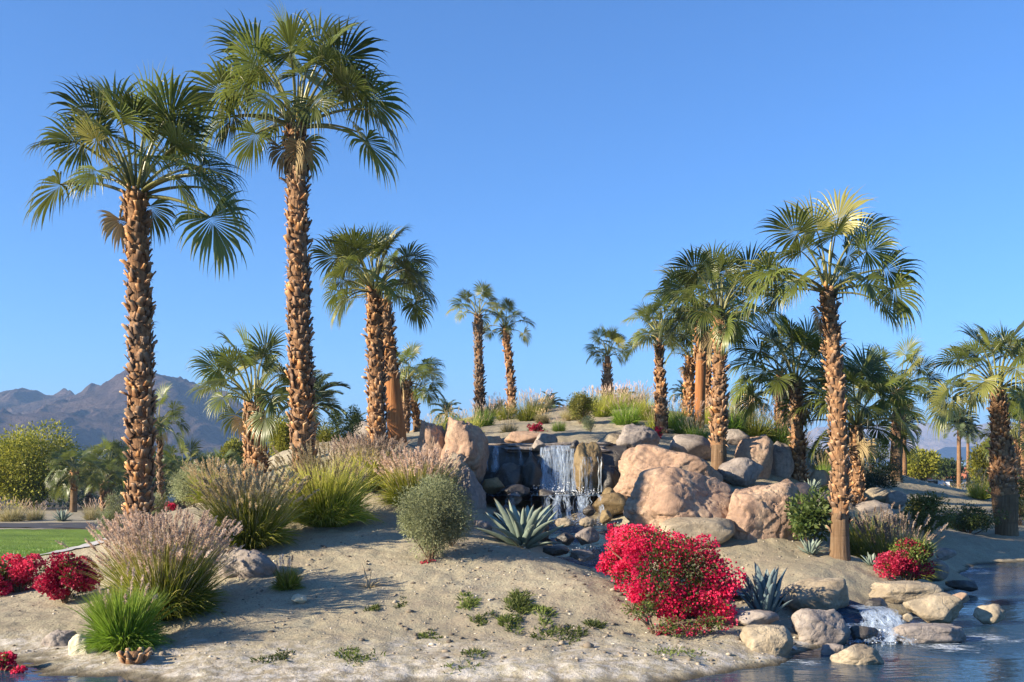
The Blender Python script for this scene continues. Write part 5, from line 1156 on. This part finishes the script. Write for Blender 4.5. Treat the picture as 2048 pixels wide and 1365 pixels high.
for k in range(16):
    a = k / 16 * 6.283 * 2; o = obj('leaf_base', BOOTS[k % 7], root, (math.cos(a) * .11, math.sin(a) * .11, .02 + .05 * (k // 8)), (0, .25, a), .10)

# loose pebbles and clods on the sand
D, Fc = ico(1); rr = np.random.default_rng(5); mb = MB(); n = 3600
pxs = rr.uniform(0, 1620, n); pY = 10.8 + rr.beta(1.1, 1.6, n) * 7.2; pX = ax(pxs, pY); pZ = ground(pX, pY)
w = vnoise(pX * .8, pY * .8, 4) + .5; sel = (rr.uniform(0, 1, n) < w * .6 + .4 * (pxs > 850)) & (pZ > .03)
pX, pY, pZ = pX[sel], pY[sel], pZ[sel]; n = len(pX); s = np.minimum(.007 + rr.exponential(.008, n), .045)
V = D[None] * (1 + rr.normal(0, .22, (n, len(D), 1))) * s[:, None, None] * np.array([1.1, 1.0, .62]) * rr.uniform(.7, 1.3, (n, 1, 3)) + np.stack([pX, pY, pZ + s * .15], 1)[:, None]
Fa = (Fc[None] + (np.arange(n) * len(D))[:, None, None]).reshape(-1, 3); mb.add(V.reshape(-1, 3), Fa, np.repeat(rr.uniform(0, 1, n), len(D)))
g = N('pebble_stone'); g.base(g.ramp(g.attr(), [(0.0, (0.12, 0.10, 0.08)), (0.55, (0.26, 0.215, 0.16)), (0.85, (0.42, 0.36, 0.27)), (1.0, (0.6, 0.55, 0.46))]), 0.95, 0.1); M['pebble'] = g.m
o = obj('pebbles', mb.mesh('pebbles', M['pebble']), kind='stuff'); tag(o, 'loose pebbles and clods scattered over the sand slope', 'pebbles')

# ------------------------------------------------------------------ houses, car and sculpture in the distance
g = N('stucco'); g.base(g.ramp(g.noise(3, 4), [(0.3, (0.58, 0.52, 0.46)), (0.7, (0.68, 0.62, 0.55))]), 0.9, 0.1); M['stucco'] = g.m
g = N('white_stucco'); g.base((0.76, 0.74, 0.72), 0.9, 0.1); M['white'] = g.m
g = N('roof_clay'); g.base(g.ramp(g.noise(8, 4), [(0.3, (0.26, 0.085, 0.05)), (0.7, (0.40, 0.16, 0.09))]), 0.85, 0.2); M['roof'] = g.m
g = N('dark_glass'); g.base((0.02, 0.025, 0.03), 0.08, 0.5); M['glass'] = g.m
g = N('car_paint'); g.base((0.78, 0.78, 0.78), 0.3, 0.5); M['paint'] = g.m
g = N('tyre_rubber'); g.base((0.02, 0.02, 0.02), 0.8, 0.2); M['rubber'] = g.m
def house(px, Y, w, d, h, rh, label, wall='stucco', zg=None):
    X = ax(px, Y); Z = gz(X, Y) if zg is None else zg; root = thing('house', (X, Y, Z), label, 'house', 'low houses in the distance')
    mb = MB(); box(mb, -w / 2, w / 2, 0, d, -.5, h); obj('wall', mb.mesh('wall', M[wall]), root)
    mb = MB(); e = .5; mb.add([(-w / 2 - e, -e, h + .01), (w / 2 + e, -e, h + .01), (w / 2 + e, d + e, h + .01), (-w / 2 - e, d + e, h + .01), (-w / 2 + d * .4, d / 2, h + rh), (w / 2 - d * .4, d / 2, h + rh)], [[0, 1, 5, 4], [2, 3, 4, 5]], .5)
    mb.add([(-w / 2 - e, -e, h + .01), (-w / 2 - e, d + e, h + .01), (-w / 2 + d * .4, d / 2, h + rh), (w / 2 + e, -e, h + .01), (w / 2 + e, d + e, h + .01), (w / 2 - d * .4, d / 2, h + rh)], [[1, 0, 2], [3, 4, 5]], .5)
    ro = obj('roof', mb.mesh('roof', M['roof']), root)
    # rows of clay tiles as low ribs down the front slope
    mt = MB(); nt_ = int(w / .45)
    for k in range(nt_):
        x = -w / 2 + .3 + k * (w - .6) / max(1, nt_ - 1); xt = max(-w / 2 + d * .4, min(w / 2 - d * .4, x)); tube(mt, [(x, -e, h + .06), (xt, d / 2 - .05, h + rh + .04)], .09, 6)
    obj('tile_rows', mt.mesh('tile_rows', M['roof'], True), ro, kind='stuff')
    mb = MB(); box(mb, w * .2, w * .2 + .7, d * .4, d * .4 + .7, h, h + rh + .7); obj('chimney', mb.mesh('chimney', M[wall]), ro)
    for k in range(max(2, int(w / 3.2))):
        x = -w / 2 + 1.2 + k * 3.0; mb = MB(); box(mb, x, x + 1.2, -.03, .02, .9, h - .35); wn = obj('window', mb.mesh('window', M['glass']), root)
        mb = MB(); box(mb, x - .1, x + 1.3, -.08, .01, .78, .9); obj('sill', mb.mesh('sill', M['white']), wn)
    return root
house(1900, 150, 8.5, 9, 2.6, 1.5, 'white low house with red tiled roof behind the sunlit olive shrub', 'white', zg=az(992, 150))
house(1850, 165, 9, 8, 2.4, 1.3, 'low house with orange roof left of the white house', 'stucco', zg=az(990, 165))
house(1945, 175, 12, 9, 2.8, 1.5, 'pinkish house further right behind the white house', 'stucco', zg=az(985, 175))
house(335, 100, 8, 8, 2.3, 1.0, 'pale low house between the leftmost palm and the full far palm', 'stucco', zg=az(998, 100))
house(400, 110, 8, 8, 2.4, 1.0, 'pinkish low house right of the full far palm', 'stucco', zg=az(996, 110))
X = ax(344, 62); root = thing('parked_car', (X, 62, az(1012, 62)), 'white car parked behind the sage bush', 'car', rz=.2)
mb = MB(); prof = [(-2.2, .35), (-2.2, .75), (-1.9, .9), (2.0, .95), (2.25, .7), (2.25, .35)]
def prism(mb, prof, y0, y1):
    n = len(prof); V = [(x, y0, z) for x, z in prof] + [(x, y1, z) for x, z in prof]; mb.add(V, [[i, (i + 1) % n, n + (i + 1) % n, n + i] for i in range(n)], .5)
    c0 = [(sum(x for x, z in prof) / n, y, sum(z for x, z in prof) / n) for y in (y0, y1)]
    mb.add(V[:n] + [c0[0]], [[(i + 1) % n, i, n] for i in range(n)], .5); mb.add(V[n:] + [c0[1]], [[i, (i + 1) % n, n] for i in range(n)], .5)
prism(mb, prof, -.9, .9); bd = obj('body', mb.mesh('body', M['paint']), root)
mb = MB(); prism(mb, [(-1.7, .92), (-1.2, 1.42), (.9, 1.45), (1.5, .94)], -.78, .78); cb = obj('cabin', mb.mesh('cabin', M['glass']), root)
mb = MB(); box(mb, -1.15, .85, -.74, .74, 1.44, 1.50); obj('roof', mb.mesh('roof', M['paint']), cb)
for x in (-1.4, 1.4):
    for y in (-.88, .88):
        mb = MB(); tube(mb, [(x, y - .1, .33), (x, y - .09, .33), (x, y + .09, .33), (x, y + .1, .33)], [.01, .33, .33, .01], 14); obj('wheel', mb.mesh('wheel', M['rubber'], True), root)
X = ax(1157, 33); root = thing('sculpture', (X, 33, gz(X, 33)), 'dark arched metal sculpture behind the olive hilltop bush', 'sculpture')
g = N('dark_bronze'); g.base((0.02, 0.018, 0.016), 0.6, 0.3); M['bronze'] = g.m
zt = az(794, 33) - gz(X, 33); mb = MB(); t = np.linspace(0, math.pi, 14); tube(mb, [(-.13, 0, -.1)] + [(-.03 - .12 * math.cos(q), 0, zt - .22 + .18 * math.sin(q)) for q in t], np.linspace(.05, .028, 15), 8); obj('arch', mb.mesh('arch', M['bronze'], True), root)
mb = MB(); tube(mb, [(.13, 0, -.1), (.15, 0, zt * .6), (.17, 0, zt - .02), (.18, 0, zt)], [.05, .05, .035, .01], 8); obj('spur', mb.mesh('spur', M['bronze'], True), root)
